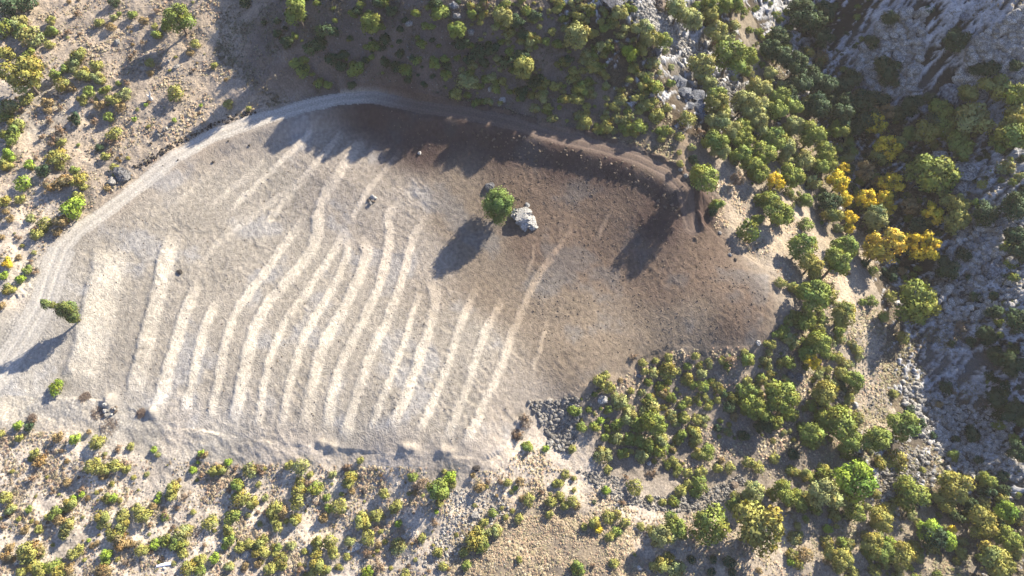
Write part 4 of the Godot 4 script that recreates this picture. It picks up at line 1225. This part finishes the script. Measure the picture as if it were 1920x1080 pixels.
# ---------------------------------------------------------------- single things
func build_single() -> void:
	# the tree in the field
	rng.seed = 501
	var p := hit(934, 406)
	var s := metres(p, 1.0)
	var t := holder("tree", p - Vector3(0, 0.1, 0))
	var lb := [[Vector3(0, 4.0, 0), 2.3]]
	for k in 17:
		var a := TAU * k * 0.618
		var y := -0.75 + 1.75 * k / 16.0
		var rr := sqrt(maxf(0.05, 1.0 - y * y * 0.9)) * rng.randf_range(1.9, 2.8)
		lb.append([Vector3(cos(a) * rr, 4.1 + y * 2.5, sin(a) * rr), rng.randf_range(0.8, 1.25)])
	obj("crown", crown_mesh(lb, 9000, 0.16, 0.28, 0.45), M.field_tree, t)
	obj("trunk", trunk_mesh(lb, 1.5, 0.24), M.bark, t)
	tag(t, "round bright green tree alone in the field beside the white boulder", "tree")
	# the tree by the road, left: a body and a small lobe reaching up and left
	p = hit(149, 602)
	t = holder("tree", p - Vector3(0, 0.1, 0))
	lb = [[Vector3(0.2, 4.0, -0.2), 1.3], [Vector3(1.0, 4.9, -0.5), 0.95], [Vector3(-0.4, 4.6, 0.3), 0.95], [Vector3(0.9, 3.4, 0.6), 0.95], [Vector3(0.1, 2.6, 0.5), 0.9], [Vector3(1.3, 5.3, 0.1), 0.6], [Vector3(0.3, 5.6, -0.2), 0.8], [Vector3(0.3, 1.7, 0.5), 0.7],
		[Vector3(-0.9, 5.4, -0.2), 0.55], [Vector3(-1.7, 5.8, -0.3), 0.6], [Vector3(-2.5, 6.1, -0.3), 0.75], [Vector3(-2.9, 6.3, -0.7), 0.55]]
	obj("crown", crown_mesh(lb, 4600, 0.15, 0.18, 0.25), M.road_tree, t)
	obj("trunk", trunk_mesh(lb, 1.4, 0.2), M.bark, t)
	tag(t, "leaning green tree with a side bough, alone on the white road bank", "tree")
	# bleached forked stump on the upper left slope
	p = hit(283, 186)
	t = holder("dead_stump", p)
	var st := SurfaceTool.new()
	st.begin(Mesh.PRIMITIVE_TRIANGLES)
	limb(st, Vector3(0, -0.2, 0), Vector3(0.05, 0.7, 0), 0.42, 0.3, 8)
	obj("stump", st.commit(), M.bleached, t)
	for f in [[0.5, 1.9, -0.5], [-0.5, 1.2, -0.3]]:
		st = SurfaceTool.new()
		st.begin(Mesh.PRIMITIVE_TRIANGLES)
		limb(st, Vector3(0.02, 0.6, 0), Vector3(f[0] * 0.7, f[1] * 0.7, f[2] * 0.6), 0.24, 0.17, 7)
		limb(st, Vector3(f[0] * 0.7, f[1] * 0.7, f[2] * 0.6), Vector3(f[0], f[1], f[2]), 0.17, 0.05, 7)
		obj("fork", st.commit(), M.bleached, t)
	tag(t, "bleached white forked stump on the bare slope, upper left", "stump")
	# white half-round trough among the bushes at the bottom
	p = hit(308, 1058)
	t = holder("trough", p + Vector3(0, 0.16, 0))
	st = SurfaceTool.new()
	st.begin(Mesh.PRIMITIVE_TRIANGLES)
	var L := 1.15
	for k in 10:
		var a0 := PI + PI * k / 10.0
		var a1 := PI + PI * (k + 1) / 10.0
		for rr in [[0.28, 1.0], [0.25, -1.0]]:
			var q := []
			for e in [[-L, a0], [L, a0], [L, a1], [-L, a1]]:
				q.append([Vector3(e[0], sin(e[1]) * rr[0] + 0.2, cos(e[1]) * rr[0]), Vector3(0, sin(e[1]), cos(e[1])) * rr[1]])
			for v in ([0, 1, 2, 0, 2, 3] if rr[1] < 0.0 else [0, 2, 1, 0, 3, 2]):
				st.set_normal(q[v][1])
				st.add_vertex(q[v][0])
	obj("shell", st.commit(), M.white, t)
	for sx in [-1, 1]:
		var cap := CylinderMesh.new()
		cap.top_radius = 0.265
		cap.bottom_radius = 0.265
		cap.height = 0.04
		cap.radial_segments = 20
		var o := obj("end_plate", cap, M.white, t)
		o.rotation.z = PI / 2
		o.position = Vector3(sx * (L - 0.03), 0.2, 0)
	t.rotation = Vector3(PI * 0.86, 0.18, 0.04)
	tag(t, "overturned white half round trough among bushes at the bottom left", "trough")
	var blk := obj("concrete_block", rock_mesh(5, 90, 0.12, 1.2), M.white_stone)
	p = hit(308, 1066)
	blk.position = p + Vector3(0, 0.1, 0)
	blk.scale = Vector3(0.3, 0.26, 0.26)
	tag(blk, "small white block on the ground just below the trough", "block")
	# pale stone slab, lower middle
	p = hit(662, 1027)
	var sl := obj("stone_slab", rock_mesh(9, 91, 0.25, 0.5), M.white_stone)
	sl.position = p + Vector3(0, 0.25, 0)
	sl.scale = Vector3(1.9, 0.7, 0.75)
	sl.rotation = Vector3(0.1, 0.45, 0.05)
	tag(sl, "long pale stone slab lying among bushes at the bottom middle", "slab")
	# heaps of grubbed-up brush
	for e in [[205, 800, 17, "heap of grubbed brown brush below the field's lower left rim"], [185, 775, 14, "tangle of dead branches at the field's lower left rim"], [160, 745, 10, "small tangle of dead twigs by the field's lower left corner"], [265, 775, 9, "dead branches at the foot of the left terraces"], [985, 792, 13, "reddish brush heap beside the dark rock fill"], [968, 815, 10, "smaller brush heap left of the dark rock fill"], [650, 880, 9, "brown brush heap below the field's lower edge"], [490, 880, 9, "brown brush heap under the field's edge, left of middle"], [60, 785, 9, "brown brush at the gully by the left edge"]]:
		p = hit(e[0], e[1])
		var R := metres(p, e[2])
		st = SurfaceTool.new()
		st.begin(Mesh.PRIMITIVE_TRIANGLES)
		for k in 150:
			var d := Vector2.from_angle(rng.randf() * TAU) * sqrt(rng.randf()) * R
			var at := Vector3(d.x, 0, d.y)
			at.y = h(p.x + d.x, p.z + d.y) - p.y + rng.randf_range(0.0, 0.7) * (1.0 - d.length() / R)
			var dir := Vector3(rng.randf_range(-1, 1), rng.randf_range(-0.15, 0.5), rng.randf_range(-1, 1)).normalized() * rng.randf_range(0.3, 1.2)
			limb(st, at - dir * 0.5, at + dir * 0.5, rng.randf_range(0.02, 0.05), 0.01, 3)
		var o := obj("brush_heap", st.commit(), M.twig)
		o.position = p
		tag(o, e[3], "brush heap", "heaps of cleared brush along the field's lower rim")

# ----------------------------------------------------------------
func _ready() -> void:
	rng.seed = 20241
	var cam := Camera3D.new()
	cam.name = "camera"
	cam.position = CAM
	cam.rotation_degrees = Vector3(PITCH, 0, 0)
	cam.fov = rad_to_deg(2.0 * atan(540.0 / FPX))
	cam.near = 0.5
	cam.far = 4000.0
	add_child(cam)
	cam.current = true
	view = Basis.from_euler(Vector3(deg_to_rad(PITCH), 0, 0))
	var env := Environment.new()
	env.background_mode = Environment.BG_SKY
	var sky := Sky.new()
	var sm := ProceduralSkyMaterial.new()
	sm.sky_top_color = Color(0.36, 0.46, 0.65)
	sm.sky_horizon_color = Color(0.70, 0.75, 0.82)
	sm.ground_horizon_color = Color(0.50, 0.50, 0.50)
	sm.ground_bottom_color = Color(0.30, 0.27, 0.24)
	sm.sky_energy_multiplier = 0.82
	sky.sky_material = sm
	env.sky = sky
	env.tonemap_mode = Environment.TONE_MAPPER_LINEAR
	env.tonemap_exposure = 3.85
	env.fog_enabled = true
	env.fog_density = 0.00013
	env.fog_light_color = Color(1.0, 0.97, 0.93)
	env.sdfgi_enabled = true
	env.ssao_enabled = true
	env.ssil_enabled = true
	var we := WorldEnvironment.new()
	we.name = "sky"
	we.environment = env
	add_child(we)
	var sun := DirectionalLight3D.new()
	sun.name = "sun"
	sun.light_energy = 1.6
	sun.light_color = Color(1.0, 0.953, 0.87)
	sun.light_angular_distance = 0.53
	sun.shadow_enabled = true
	var elev := deg_to_rad(27.0)
	var azim := deg_to_rad(46.0)      # to the right of straight up the picture's ground
	var to_sun := Vector3(sin(azim) * cos(elev), sin(elev), -cos(azim) * cos(elev))
	sun.look_at_from_position(to_sun * 100.0, Vector3.ZERO)
	add_child(sun)
	make_materials()
	leaf("field_tree", 0.145, 0.205, 0.055)
	leaf("road_tree", 0.15, 0.19, 0.06)
	var tm := StandardMaterial3D.new()
	tm.resource_name = "tinted growth"
	tm.vertex_color_use_as_albedo = true
	tm.roughness = 0.9
	tm.metallic_specular = 0.2
	M.tinted = tm
	build_land()
	build_rocks()
	make_plants()
	build_single()
	build_grass()
	name_all()
